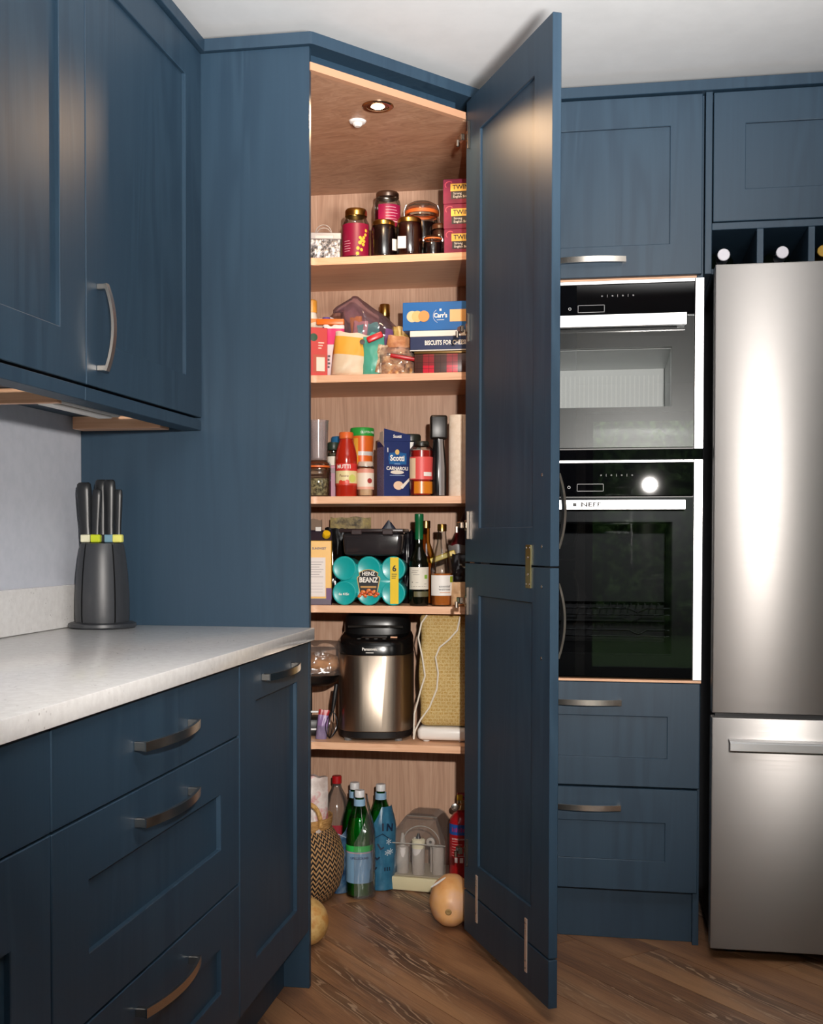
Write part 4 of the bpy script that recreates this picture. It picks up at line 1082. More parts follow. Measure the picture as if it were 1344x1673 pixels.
bm = newbm(); box(bm, -0.026, 0.026, -0.020, 0.020, 0.172, 0.244, 0.007, 3); o = finish(bm, 'head', mat('#16120f', 0.35), t)
bm = newbm()
prof = [(0.0246, 0.003), (0.0246, 0.085), (0.0212, 0.125), (0.0172, 0.160), (0.0174, 0.172)]
lathe(bm, prof, 6, 0.05, 0.75); finish(bm, 'stripe', mat('#a5a5a7', 0.3, 0.6), t)
t = thing('kitchen_roll', 'cream kitchen paper roll at the right end of third shelf', 'paper roll', (0.2463+0.033, 0.72, z), 0)
bm = newbm(); lathe(bm, [(0.014, 0), (0.034, 0), (0.0345, 0.001), (0.0345, 0.243), (0.034, 0.244), (0.014, 0.244), (0.014, 0.0)], 32); finish(bm, 'paper', noise_mat('cream_paper', '#dccab6', '#e6d7c6', 60, 0.85, 0.15), t)
obox('loose_edge', mat('#dfcfbd', 0.85), t, 0.010, 0.0112, -0.0355, -0.031, 0.001, 0.243, 0)

# ================================================================ fourth shelf
z = ZS[3]
t = thing('juice_carton', 'yellow prune juice carton with white text panel', 'carton', (-0.1525, 0.70, z), 0.20)
obox('carton', bands_mat('juice_print', [(0, '#3a1c3c'), (0.10, '#e0a93e')], 0.4, 2, 0.196), t, -0.0385, 0.0385, -0.032, 0.032, 0, 0.196, 0.0015)
obox('text_panel', mat('#ded3cd', 0.5), t, -0.0375, 0.0200, -0.0327, -0.0318, 0.026, 0.145, 0)
obox('corner_print', mat('#5d2c63', 0.5), t, 0.022, 0.0386, -0.0326, -0.0318, 0.016, 0.052, 0)
for k in range(7): obox('print_line', mat('#a39a98', 0.5), t, -0.033, 0.014 - 0.006 * (k % 3), -0.0331, -0.0325, 0.130 - k * 0.0075, 0.132 - k * 0.0075, 0)
for k in range(4): obox('print_line', mat('#b0a6a4', 0.5), t, -0.033, 0.012, -0.0331, -0.0325, 0.066 - k * 0.009, 0.0672 - k * 0.009, 0)
text('SUNSWEET', 0.0088, mat('#2c3560', 0.5), t, (0.001, -0.0325, 0.172), ext=0.0002, sx=0.95, fat=0.0002)
bm = newbm(); prism(bm, [(-0.032, 0.1962), (0.032, 0.1962), (0.001, 0.228), (-0.001, 0.228)], -0.0385, 0.0385, 0.0008); finish(bm, 'gable_top', mat('#1d1326', 0.45), t, rot=(PI / 2, 0, PI / 2))
obox('top_fin', mat('#cfc8c0', 0.5), t, -0.012, 0.006, -0.0035, 0.0035, 0.220, 0.238, 0.001)
bm = newbm(); lathe(bm, lid_prof(0.0125, 0.0, 0.014), 18); finish(bm, 'cap', mat('#e0b117', 0.35), t, (0.021, -0.018, 0.210), (0.75, 0.35, 0))
t = thing('bean_multipack', 'turquoise six pack of bean tins in shrink wrap', 'multipack', (0.0080, 0.675, z), 0.02)
R, DX = 0.0375, 0.0752
cs = [(-DX, R), (0, R), (DX, R), (-DX, R + DX - 0.0006), (0, R + DX - 0.0006), (DX, R + DX - 0.0006)]
zc = R + DX / 2
def fld(px, pz):
    k = 0.013; s = 0
    d = [math.hypot(px - c[0], pz - c[1]) - R for c in cs]
    if abs(px) < DX and abs(pz - zc) < DX / 2: d.append(-0.01)
    m_ = min(d); s = sum(math.exp(-(q - m_) / k) for q in d)
    return m_ - k * math.log(s) + 0.0075
def outline(inset):
    pts = []
    for i in range(96):
        a = 2 * PI * i / 96; c, s = math.cos(a), math.sin(a)
        lo_, hi_ = 0.02, 0.16
        for _ in range(30):
            mid = (lo_ + hi_) / 2
            if fld(mid * c, zc + mid * s) < -inset: lo_ = mid
            else: hi_ = mid
        pts.append((lo_ * c, max(0.0003, zc + lo_ * s)))
    return pts
bm = newbm(); rings = []
for inset, yy in ((0.010, -0.003), (0.006, -0.0028), (0.0025, -0.0012), (0.0, 0.004), (0.0, 0.1), (0.003, 0.105)):
    rings.append([bm.verts.new((x, yy, zz)) for x, zz in outline(inset)])
for i in range(len(rings) - 1):
    for k in range(96): bm.faces.new((rings[i][k], rings[i][(k + 1) % 96], rings[i + 1][(k + 1) % 96], rings[i + 1][k]))
bm.faces.new(rings[0][::-1]); bm.faces.new(rings[-1])
bmesh.ops.recalc_face_normals(bm, faces=bm.faces)
TEAL = mat('#0f9d9c', 0.32, 0, 0.2)
finish(bm, 'wrapper', TEAL, t, ang=50)
for c in cs:
    bm = newbm(); lathe(bm, [(0.0, 0.0005), (0.030, 0.0005), (0.0325, 0.0016), (0.0352, 0.0012), (0.0372, -0.0025)][::-1], 36); finish(bm, 'can_end', TEAL, t, (c[0], -0.003, c[1]), (PI / 2, 0, 0))
obox('yellow_strip', mat('#e3bf1d', 0.35), t, 0.066, 0.092, -0.0056, -0.0036, 0.006, 0.146, 0.0005)
text('6', 0.026, BLACKT, t, (0.079, -0.006, 0.112), ext=0.0002, fat=0.0006)
for k in range(3): obox('print_line', mat('#8a7a1c', 0.5), t, 0.071, 0.087 - 0.002 * k, -0.0061, -0.0055, 0.094 - k * 0.006, 0.097 - k * 0.006, 0)
text('6x 415g', 0.010, WHITET, t, (-0.076, -0.0058, 0.034), ext=0.0002, fat=0.0003)
shield = [(-0.026, 0.0), (0.026, 0.0), (0.036, 0.052), (0.033, 0.058), (0.028, 0.060), (0.030, 0.070), (0.014, 0.078), (0.0, 0.080), (-0.014, 0.078), (-0.030, 0.070), (-0.028, 0.060), (-0.033, 0.058), (-0.036, 0.052)]
bm = newbm(); prism(bm, [(x * 1.0, zz + 0.030) for x, zz in shield], 0.0042, 0.0058); finish(bm, 'shield_border', mat('#c9a86a', 0.4), t, rot=(PI / 2, 0, 0))
bm = newbm(); prism(bm, [(x * 0.92, zz * 0.94 + 0.0325) for x, zz in shield], 0.0056, 0.0064); finish(bm, 'shield', mat('#16181c', 0.4), t, rot=(PI / 2, 0, 0))
text('HEINZ', 0.0165, WHITET, t, (0, -0.0067, 0.096), ext=0.0002, sx=0.82, fat=0.0004)
text('BEANZ', 0.0215, WHITET, t, (0, -0.0067, 0.077), ext=0.0002, sx=0.84, fat=0.0006)
obox('gold_line', mat('#b98a4a', 0.4), t, -0.024, 0.024, -0.0069, -0.0063, 0.0535, 0.0595, 0)
for i in range(11):
    bm = newbm(); bmesh.ops.create_uvsphere(bm, u_segments=8, v_segments=6, radius=1.0)
    for v in bm.verts: v.co = Vector((v.co.x * 0.0075, v.co.y * 0.002, v.co.z * 0.005))
    finish(bm, 'bean_print', mat(('#d2622c', '#c04e26', '#de7a3c')[i % 3], 0.35), t, (-0.027 + 0.0054 * i, -0.0062, 0.030 + 0.006 * (i % 3) + (0.004 if 3 < i < 8 else 0)), (0, 0.5 * (i % 4 - 1.5), 0))
t = thing('storage_box', 'dark translucent plastic lunch box on top of the bean tins', 'food box', (0.0151, 0.725, z + 0.1505), 0.03)
SMOKE = thin_glass('smoked_plastic', (0.22, 0.20, 0.21, 1), 0.05, 0.15, 0.35, (0.07, 0.06, 0.065, 1))
bm = newbm(); box(bm, -0.092, 0.092, -0.058, 0.055, 0.0, 0.070, 0.012, 3)
for v in bm.verts: k = 0.93 + 0.07 * v.co.z / 0.07; v.co.x *= k; v.co.y *= k
finish(bm, 'tub', SMOKE, t)
bm = newbm(); box(bm, -0.099, 0.099, -0.064, 0.061, 0.0702, 0.082, 0.004, 2); finish(bm, 'lid', mat('#2d2324', 0.3), t)
for s in (-0.06, 0.035): obox('lid_clip', mat('#3a2f30', 0.3), t, s, s + 0.032, -0.0665, -0.060, 0.064, 0.079, 0.002)
obox('napkin', mat('#1c1b1e', 0.7), t, -0.08, 0.08, -0.048, 0.045, 0.003, 0.05, 0.004)
PASTAW = noise_mat('pasta_in_film', '#5b5348', '#9a8a66', 40, 0.25, 0.5, c3='#b8a46a')
t = bag('grey film bag of pasta spirals behind the lunch box', 'pasta bag', (-0.1056, 0.93, z), 0.135, 0.272, 0.07, PASTAW, seed=31, wr=0.1, top=0.3, name='pasta_bag')
t = bag('black glossy coffee pouch behind the juice carton', 'pouch', (-0.1283, 0.82, z), 0.075, 0.236, 0.05, mat('#0c0b0c', 0.18), seed=33, wr=0.12, name='coffee_pouch')
t = bag('pale brown paper bag at the far back left of fourth shelf', 'paper bag', (-0.2310, 0.90, z), 0.075, 0.265, 0.05, mat('#8b7462', 0.8), seed=35, wr=0.08)
t = bag('navy pointed packet peeking above the lunch box', 'packet', (0.0201, 0.93, z), 0.10, 0.262, 0.04, mat('#141c33', 0.45), seed=37, wr=0.03, prof=lambda v: 1 - 0.9 * v)
for v in t.children[0].data.vertices:
    if v.co.z > 0.20: v.co.x *= max(0.05, 1 - (v.co.z - 0.20) / 0.066)
t = bag('black crinkled bag between lunch box and green capped bottle', 'bag', (0.1041, 0.84, z), 0.05, 0.225, 0.06, mat('#0e0d12', 0.25), seed=39, wr=0.1)
OILIN = mat('#0d0f08', 0.2)
t = bottle('tall dark olive oil bottle with green capsule top', (0.1576, 0.70, z), [(0, 0.001), (0.027, 0), (0.029, 0.004), (0.029, 0.125), (0.026, 0.145), (0.0135, 0.172), (0.0118, 0.19), (0.0118, 0.262)], mat('#0b0e08', 0.08), ([(0.0125, 0.200), (0.0128, 0.205), (0.0125, 0.255), (0.0136, 0.258), (0.0136, 0.276), (0.012, 0.278), (0, 0.278)], mat('#0d5a33', 0.3)), name='oil_bottle', capname='capsule')
wrap(t, 0.0296, 0.050, 0.117, -1.35, 1.35, mat('#d8d2c4', 0.55))
wrap(t, 0.0298, 0.082, 0.094, 0.55, 0.95, mat('#7fae3c', 0.5), 'print')
[wrap(t, 0.0298, zz, zz + hh, a0, a1, mat('#7d766c', 0.5), 'print_line', 6) for zz, hh, a0, a1 in ((0.106, 0.0012, -0.8, -0.1), (0.100, 0.0012, -0.9, -0.2), (0.094, 0.0012, -0.7, 0.0), (0.070, 0.003, -0.85, -0.7), (0.070, 0.0012, -0.4, -0.1), (0.066, 0.0012, 0.5, 0.8), (0.058, 0.0012, -0.9, 0.9))]
wrap(t, 0.0296, 0.028, 0.044, -0.6, 1.3, mat('#5c573a', 0.5), 'gold_band')
t = bottle('slim oil bottle with gold cap behind the olive oil', (0.1647, 0.79, z), [(0, 0.001), (0.030, 0), (0.031, 0.004), (0.031, 0.13), (0.024, 0.16), (0.013, 0.19), (0.0115, 0.25)], thin_glass('amber_film', (0.75, 0.52, 0.2, 1), 0.06), ([(0.0125, 0.235), (0.0135, 0.236), (0.0135, 0.256), (0.012, 0.258), (0, 0.258)], GOLD), ([(0, 0.004), (0.029, 0.005), (0.029, 0.128), (0, 0.129)], mat('#a86f1c', 0.2)), name='oil_bottle')
t = bottle('clear vinegar bottle with gold cap and amber liquid', (0.2269, 0.705, z), [(0, 0.001), (0.031, 0), (0.0335, 0.005), (0.0335, 0.095), (0.033, 0.115), (0.026, 0.150), (0.0155, 0.190), (0.0128, 0.215), (0.0125, 0.232)], GLASS, ([(0.0132, 0.225), (0.0142, 0.226), (0.0142, 0.244), (0.0125, 0.247), (0, 0.247)], GOLD), ([(0, 0.004), (0.030, 0.004), (0.0322, 0.009), (0.0322, 0.098), (0, 0.0985)], mat('#b5662a', 0.12)), name='vinegar_bottle')
wrap(t, 0.0342, 0.032, 0.093, -1.25, 1.35, WHITE)
wrap(t, 0.0344, 0.072, 0.090, 0.72, 1.2, mat('#a9b62c', 0.5), 'leaf_print')
ctext(t, 'essential', 0.0105, BLACKT, 0.0345, 0.060, a=0.2); ctext(t, 'waitrose', 0.0105, BLACKT, 0.0345, 0.051, a=0.2); wrap(t, 0.0344, 0.040, 0.0425, -0.25, 0.75, mat('#d3a482', 0.5), 'print_line', 8)
t = bag('dark red foil packet at the back right of fourth shelf', 'packet', (0.2696, 0.90, z), 0.11, 0.30, 0.05, mat('#5c0f14', 0.35), seed=41, wr=0.05, prof=lambda v: 0.9)
for v in t.children[0].data.vertices:
    if v.co.z > 0.16: v.co.x = v.co.x * (1 - (v.co.z - 0.16) / 0.2) + 0.02 * (v.co.z - 0.16) / 0.14
t = bag('clear packet with yellow stripe beside the vinegar bottle', 'packet', (0.2716, 0.79, z), 0.075, 0.185, 0.05, thin_glass('grey_film', (0.7, 0.66, 0.62, 1), 0.08, 0.12, 0.3, (0.35, 0.31, 0.28, 1)), seed=43, wr=0.1)
obox('yellow_stripe', mat('#c9a820', 0.4), t, -0.042, 0.038, -0.030, -0.024, 0.150, 0.166, 0.002).rotation_euler = (0.0, -0.35, 0)
t = bag('black crumpled bag on top of the beige packet, right side', 'bag', (0.2807, 0.745, z + 0.0725), 0.058, 0.085, 0.05, mat('#120f12', 0.3), seed=45, wr=0.15)
t = bag('beige paper packet at the front right of fourth shelf', 'packet', (0.2809, 0.712, z), 0.062, 0.072, 0.07, noise_mat('beige_packet', '#b48e68', '#d2ae84', 25, 0.6), seed=47, wr=0.08, top=0.6)

# ================================================================ fifth shelf
z = ZS[4]
bmk = thing('bread_maker', 'tall steel and black bread maker on the lowest shelf', 'appliance', (0.0032, 0.818, z), 0.12)
SX, SY = 0.1165, 0.140
def ov(prof): return prof
def sup(bm, prof, n=3.0, seg=56):
    """lathe with a squarish oval section"""
    rings = []
    for (sc, zz) in prof:
        ring = []
        for i in range(seg):
            a = 2 * PI * i / seg; c, s = math.cos(a), math.sin(a)
            ring.append(bm.verts.new((SX * sc * math.copysign(abs(c) ** (2 / n), c), SY * sc * math.copysign(abs(s) ** (2 / n), s), zz)))
        rings.append(ring)
    for i in range(len(rings) - 1):
        for k in range(seg): bm.faces.new((rings[i][k], rings[i][(k + 1) % seg], rings[i + 1][(k + 1) % seg], rings[i + 1][k]))
    bm.faces.new(rings[0][::-1]); bm.faces.new(rings[-1])
bm = newbm(); sup(bm, [(0.93, 0.008), (0.98, 0.012), (0.985, 0.030), (0.97, 0.032)]); finish(bm, 'base', BLACKP, bmk)
bm = newbm(); sup(bm, [(0.985, 0.031), (1.0, 0.033), (1.0, 0.262), (0.99, 0.264)]); finish(bm, 'steel_body', STEEL_B, bmk)
bm = newbm(); sup(bm, [(0.97, 0.264), (0.985, 0.266), (0.985, 0.292), (0.95, 0.304), (0.88, 0.310)]); 
for v in bm.verts:
    if v.co.z > 0.28: v.co.z += max(0, (v.co.y + SY)) * 0.10
finish(bm, 'top_collar', mat('#0d0d0e', 0.2), bmk)
bm = newbm()
for (sc, zz) in (): pass
sup(bm, [(0.90, 0.312), (0.90, 0.350), (0.86, 0.375), (0.74, 0.390), (0.45, 0.396)])
for v in bm.verts: v.co.y = v.co.y * 0.66 + 0.045
finish(bm, 'lid', mat('#111112', 0.3), bmk)
bm = newbm(); tube(bm, [(-0.085, -0.050, 0.345), (-0.05, -0.056, 0.347), (0.05, -0.056, 0.347), (0.085, -0.050, 0.345)], 0.004, 8); finish(bm, 'lid_edge', mat('#2b2927', 0.15), bmk)
o = obox('display', mat('#3b302a', 0.15), bmk, -0.038, 0.040, -0.0105, 0.0105, 0, 0.002, 0.0005, 1, (0, -0.097, 0.3165), (0.10, 0, 0))
for i in range(4):
    bm = newbm(); lathe(bm, [(0.006, 0), (0.006, 0.0015), (0, 0.0018)], 12); finish(bm, 'button', mat('#8e8a86', 0.3, 0.7), bmk, (-0.045 + i * 0.026, -0.1185, 0.3135), (0.12, 0, 0))
obox('start_button', mat('#c99a7a', 0.3, 0.7), bmk, 0.050, 0.072, -0.101, -0.088, 0.315, 0.320, 0.001)
text('Panasonic', 0.0125, WHITET, bmk, (-0.010, -SY * 0.986, 0.2835), ext=0.0004, sx=0.95, fat=0.0003); obox('print_line', WHITET, bmk, -0.022, 0.002, -SY * 0.9875, -SY * 0.984, 0.2718, 0.2738, 0)
for xx in (-0.08, 0.075):
    for yy in (-0.095, 0.095):
        bm = newbm(); lathe(bm, [(0.012, 0), (0.012, 0.010)], 14, cx=xx, cy=yy); finish(bm, 'foot', mat('#6b6a69', 0.5), bmk)
cov = thing('mixer_in_cover', 'white based appliance under a yellow printed fabric cover', 'appliance', (0.1473+0.081, 0.81, z), 0.03)
bm = newbm(); box(bm, -0.080, 0.080, -0.10, 0.10, 0.006, 0.046, 0.014, 3); finish(bm, 'base', mat('#e2ded8', 0.35), cov)
def cover_mat():
    t = NT('yellow_printed_fabric')
    v = t.coords('Object', (1, 1, 1))
    br = t.new('ShaderNodeTexBrick'); br.inputs['Scale'].default_value = 1.0
    br.inputs['Brick Width'].default_value = 0.016; br.inputs['Row Height'].default_value = 0.0105; br.inputs['Mortar Size'].default_value = 0.0015
    br.inputs['Color1'].default_value = lin('#a8843c'); br.inputs['Color2'].default_value = lin('#b08e4a'); br.inputs['Mortar'].default_value = lin('#bda26a')
    mp = t.new('ShaderNodeMapping'); mp.inputs['Rotation'].default_value = (PI / 2, 0, 0); t.link(v, mp.inputs['Vector']); t.link(mp.outputs['Vector'], br.inputs['Vector'])
    spk = t.ramp(t.noise(v, 340, 2, 0.6), [(0.48, (0, 0, 0, 1)), (0.54, (1, 1, 1, 1))])
    t.link(t.mix(t.math('MULTIPLY', spk, 0.6), br.outputs['Color'], '#c9b480'), t.p.inputs['Base Color'])
    t.p.inputs['Roughness'].default_value = 0.75
    t.bump(t.noise(v, 22, 3, 0.6), 0.5, 0.01)
    return t.m
bm = newbm(); box(bm, -0.078, 0.078, -0.096, 0.096, 0.048, 0.392, 0.022, 4)
bmesh.ops.subdivide_edges(bm, edges=[e for e in bm.edges if e.calc_length() > 0.05], cuts=14, use_grid_fill=True)
for v in bm.verts:
    f = (v.co.z - 0.048) / 0.344
    v.co.x *= 1 - 0.05 * math.sin(f * PI) + 0.0; v.co.x += 0.004 * math.sin(v.co.z * 26 + v.co.y * 9)
    v.co.y += 0.006 * noise.noise(Vector((v.co.x * 14, v.co.z * 11, 3.0))) + 0.004 * math.sin(v.co.z * 30 + v.co.x * 22) * min(1, f * 3)
finish(bm, 'fabric_cover', cover_mat(), cov, ang=60)
for xx in (-0.055, 0.055):
    for yy in (-0.07, 0.07):
        bm = newbm(); lathe(bm, [(0.010, 0), (0.011, 0.007)], 12, cx=xx, cy=yy); finish(bm, 'foot', mat('#cfcbc5', 0.5), cov)
bm = newbm()
tube(bm, [(0.052, -0.112, 0.385), (0.044, -0.114, 0.345), (0.018, -0.114, 0.315), (-0.010, -0.114, 0.292), (-0.022, -0.114, 0.262), (-0.014, -0.114, 0.215), (-0.018, -0.114, 0.165), (-0.040, -0.115, 0.110), (-0.068, -0.116, 0.070), (-0.083, -0.117, 0.040), (-0.088, -0.117, 0.012)], 0.0026, 8)
tube(bm, [(-0.088, -0.117, 0.012), (-0.086, -0.116, 0.09), (-0.066, -0.115, 0.165), (-0.054, -0.114, 0.205), (-0.062, -0.114, 0.26), (-0.075, -0.113, 0.32), (-0.066, -0.108, 0.365), (-0.050, -0.102, 0.388)], 0.0026, 8)
tag(finish(bm, 'power_cord', mat('#ddd5c6', 0.45), cov), 'white power cord')
t = thing('bread_bag', 'clear bag with a brown loaf in the left of lowest shelf', 'bread', (-0.1715, 0.74, z + 0.198), RZ)
bm = newbm(); bmesh.ops.create_uvsphere(bm, u_segments=20, v_segments=14, radius=1.0)
for v in bm.verts: v.co = Vector((v.co.x * 0.081, v.co.y * 0.062, v.co.z * 0.034 + 0.034))
finish(bm, 'loaf', noise_mat('bread_crust', '#7d5434', '#b08058', 18, 0.7, 0.4), t)
bm = newbm(); pillow(bm, 0.17, 0.105, 0.135, 16, 16, lambda v: (1 - v ** 2.2) ** 0.5 * 0.9 + 0.05, 51, 0.08); finish(bm, 'film', thin_glass('bread_film', (0.97, 0.95, 0.93, 1), 0.03, 0.15, 0.04), t, ang=60)
t = thing('food_processor', 'black hand mixer stand under the bread bag', 'appliance', (-0.1956, 0.80, z), RZ)
bm = newbm(); box(bm, -0.055, 0.028, -0.05, 0.05, 0.0, 0.055, 0.012, 2); finish(bm, 'base', BLACKP, t)
bm = newbm(); box(bm, -0.052, -0.006, -0.03, 0.03, 0.054, 0.155, 0.010, 2); finish(bm, 'column', BLACKP, t)
bm = newbm(); lathe(bm, [(0, 0.155), (0.045, 0.156), (0.070, 0.170), (0.082, 0.190), (0.080, 0.1945), (0, 0.1945)], 30, cx=0.004); finish(bm, 'bowl', mat('#151415', 0.3), t)
for zz in (0.02, 0.075): obox('steel_band', STEEL_T, t, -0.054, 0.0285, -0.0515, -0.0495, zz, zz + 0.006, 0.0005)
t = bag('purple and red foil sachet on the lowest shelf', 'sachet', (-0.1502, 0.71, z), 0.034, 0.092, 0.018, bands_mat('sachet_print', [(0, '#7d6f8e'), (0.45, '#8d6f9f'), (0.82, '#a01c22')], 0.35, 2, 0.092), seed=53, wr=0.08)
t.rotation_euler = (0, 0.12, RZ)
t = thing('whisk', 'wire balloon whisk leaning beside the bread maker', 'whisk', (-0.1244, 0.715, z), 0.3)
bm = newbm()
for k in range(5):
    a = PI * k / 5
    tube(bm, [(0.022 * math.sin(PI * i / 14) ** 0.8 * math.cos(a) * (1 if i <= 14 else -1), 0.022 * math.sin(PI * i / 14) * math.sin(a), 0.002 + 0.085 * (i / 14)) for i in range(15)], 0.0012, 5)
    tube(bm, [(-0.022 * math.sin(PI * i / 14) ** 0.8 * math.cos(a), -0.022 * math.sin(PI * i / 14) * math.sin(a), 0.002 + 0.085 * (i / 14)) for i in range(15)], 0.0012, 5)
finish(bm, 'wires', mat('#3c3c3e', 0.25, 0.9), t, rot=(0, 0.12, 0))
bm = newbm(); tube(bm, [(0.010, 0, 0.085), (0.016, 0, 0.13), (0.022, 0, 0.17)], [0.005, 0.007, 0.006], 10); finish(bm, 'grip', BLACKP, t)

# ================================================================ on the larder floor
def weave_mat():
    t = NT('zigzag_weave')
    c = t.new('ShaderNodeTexCoord'); s = t.new('ShaderNodeSeparateXYZ'); t.link(c.outputs['UV'], s.inputs[0])
    u = t.math('MULTIPLY', s.outputs[0], 46.0); v = t.math('MULTIPLY', s.outputs[1], 62.0)
    zig = t.math('MULTIPLY', t.math('ABSOLUTE', t.math('SUBTRACT', t.math('FRACT', u), 0.5)), 1.7)
    w = t.math('FRACT', t.math('ADD', v, zig))
    k = t.math('GREATER_THAN', w, 0.52)
    n = t.noise(t.coords('Object'), 120, 3, 0.6)
    t.link(t.mix(k, '#17110d', t.ramp(n, [(0.3, '#a87a4a'), (0.7, '#cfa673')])), t.p.inputs['Base Color'])
    t.p.inputs['Roughness'].default_value = 0.7
    t.bump(t.math('PINGPONG', t.math('MULTIPLY', w, 2.0), 0.5), 0.8, 0.004)
    return t.m
bx_, by_ = -0.0767-0.150, 0.70
bk = thing('belly_basket', 'black and natural zigzag woven basket with handles', 'basket', (bx_, by_, 0.0), 0)
bm = newbm()
prof = [(0.0, 0.001), (0.090, 0.0), (0.112, 0.012), (0.136, 0.045), (0.149, 0.095), (0.150, 0.140), (0.138, 0.185), (0.118, 0.215), (0.108, 0.228)]
lathe(bm, prof, 72, uv=True); finish(bm, 'basket_body', weave_mat(), bk)
bm = newbm(); lathe(bm, [(0.108, 0.226), (0.112, 0.240), (0.114, 0.262), (0.110, 0.262), (0.104, 0.240)], 60, uv=True); finish(bm, 'rim', noise_mat('plain_straw', '#a8783f', '#d2a468', 60, 0.7, 0.5, (1, 1, 5)), bk)
for a in (0.55, 0.55 + PI):
    bm = newbm(); ca, sa = math.sin(a), -math.cos(a)
    pts = [((0.112 + 0.012 * math.sin(PI * i / 12)) * ca + 0.045 * math.cos(PI * i / 12) * -sa, (0.112 + 0.012 * math.sin(PI * i / 12)) * sa + 0.045 * math.cos(PI * i / 12) * ca, 0.245 + 0.075 * math.sin(PI * i / 12)) for i in range(13)]
    tube(bm, pts, 0.0075, 8); finish(bm, 'handle', noise_mat('straw_rope', '#b0803f', '#d9ac6c', 90, 0.7, 0.6), bk)
t = bag('white carrier bag with red print stuffed in the basket', 'carrier bag', (bx_ + 0.045, by_ - 0.02, 0.10), 0.12, 0.285, 0.10, noise_mat('white_carrier', '#b9a9a2', '#d9cfc9', 16, 0.4, 0.4, c3='#c23046'), seed=61, wr=0.12, name='carrier_bag', top=0.35)
PET = thin_glass('clear_pet', (0.90, 0.88, 0.86, 1), 0.06, 0.05, 0.05)
t = bottle('clear fizzy drink bottle with red cap at the back', (-0.1495, 0.92, 0.0), [(0, 0.004), (0.03, 0), (0.044, 0.008), (0.046, 0.03), (0.046, 0.19), (0.044, 0.22), (0.034, 0.27), (0.016, 0.305), (0.0135, 0.315), (0.0135, 0.325)], PET, ([(0.0145, 0.318), (0.0158, 0.319), (0.0158, 0.341), (0.014, 0.343), (0, 0.343)], mat('#b3171c', 0.4)), ([(0, 0.006), (0.043, 0.012), (0.0445, 0.14), (0, 0.141)], thin_glass('cola_film', (0.7, 0.66, 0.62, 1), 0.03)), name='drink_bottle')
wrap(t, 0.0466, 0.125, 0.190, -1.7, 1.7, mat('#9c2030', 0.4))
def water(label, loc, film=None, rz=RZ):
    t = bottle(label, loc, [(0, 0.004), (0.03, 0), (0.040, 0.006), (0.042, 0.02), (0.042, 0.185), (0.040, 0.21), (0.030, 0.250), (0.018, 0.285), (0.0135, 0.300), (0.0135, 0.315)], GREEN_GLASS, ([(0.0145, 0.311), (0.0158, 0.312), (0.0158, 0.331), (0.0145, 0.333), (0, 0.333)], mat('#dcdcdc', 0.4)), ([(0, 0.006), (0.039, 0.010), (0.040, 0.20), (0.038, 0.21), (0.028, 0.25), (0, 0.2505)], mat('#1f8a4a', 0.15)), name='water_bottle', group='green water bottles', rz=rz)
    wrap(t, 0.0182, 0.285, 0.306, 0, 2 * PI - 0.001, mat('#8fb3cf', 0.4), 'neck_label', 24)
    wrap(t, 0.0427, 0.148, 0.166, -1.7, 1.7, mat('#2fbf54', 0.35), 'green_band')
    wrap(t, 0.0427, 0.050, 0.1475, -1.7, 1.7, mat('#7ea6c6', 0.4))
    wrap(t, 0.0429, 0.143, 0.146, -1.7, 1.7, mat('#d8a8a0', 0.4), 'label_line')
    return t
t = water('green water bottle with pale blue label at the front', (-0.0397, 0.765, 0.0))
ctext(t, 'S.PELLEGRINO', 0.0105, mat('#2a3c66', 0.5), 0.0431, 0.128, 0.9, fat=0.0002)
w2 = water('green water bottle inside the printed blue film on the right', (0.0078, 0.865, 0.0))
w3 = water('green water bottle behind the front one, only its cap showing', (-0.0798, 0.875, 0.0))
# printed blue shrink film round the right-hand bottle
fm = thing('shrink_film', 'torn blue printed shrink film wrapped round the right water bottle', 'plastic film', (0.0078, 0.865, 0.0), RZ)
def film_shape(bm, r0, h, a0, a1, seed, top):
    n, k = 22, 16; g = []
    for i in range(n + 1):
        a = a0 + (a1 - a0) * i / n; col_ = []
        for j in range(k + 1):
            v = j / k; hh = h * (top(i / n)) * v
            rr = r0 * (1.0 if hh < 0.20 else max(0.45, 1.0 - (hh - 0.20) * 5.2)) + 0.0035 * noise.noise(Vector((a * 4, hh * 30, seed))) + 0.003
            col_.append(bm.verts.new((rr * math.sin(a), -rr * math.cos(a), 0.004 + hh)))
        g.append(col_)
    for i in range(n):
        for j in range(k): bm.faces.new((g[i][j], g[i + 1][j], g[i + 1][j + 1], g[i][j + 1]))
BLUEF = noise_mat('blue_film_print', '#3f84aa', '#4f97ba', 30, 0.28, 0.3)
bm = newbm(); film_shape(bm, 0.046, 0.262, -1.35, 1.75, 2.0, lambda u: 0.52 + 0.48 * min(1, u * 2.2)); bmesh.ops.solidify(bm, geom=bm.faces[:], thickness=0.0004)
finish(bm, 'film', BLUEF, fm, ang=60)
NAV = mat('#14263f', 0.45)
for body, a, zz, s, rt in (('E', -0.45, 0.078, 0.030, 0.9), ('L', -0.28, 0.112, 0.030, 0.75), ('L', -0.02, 0.145, 0.030, 0.55), ('I', 0.12, 0.205, 0.032, 0.0), ('N', 0.55, 0.203, 0.032, -0.1)):
    o = text(body, s, NAV, fm, (0.0535 * math.sin(a), -0.0535 * math.cos(a), zz), (PI / 2, 0, a), 0.0003, 1.0, fat=0.0012)
    o.rotation_euler = (Matrix.Rotation(a, 3, 'Z') @ Matrix.Rotation(PI / 2, 3, 'X') @ Matrix.Rotation(rt, 3, 'Z')).to_euler()
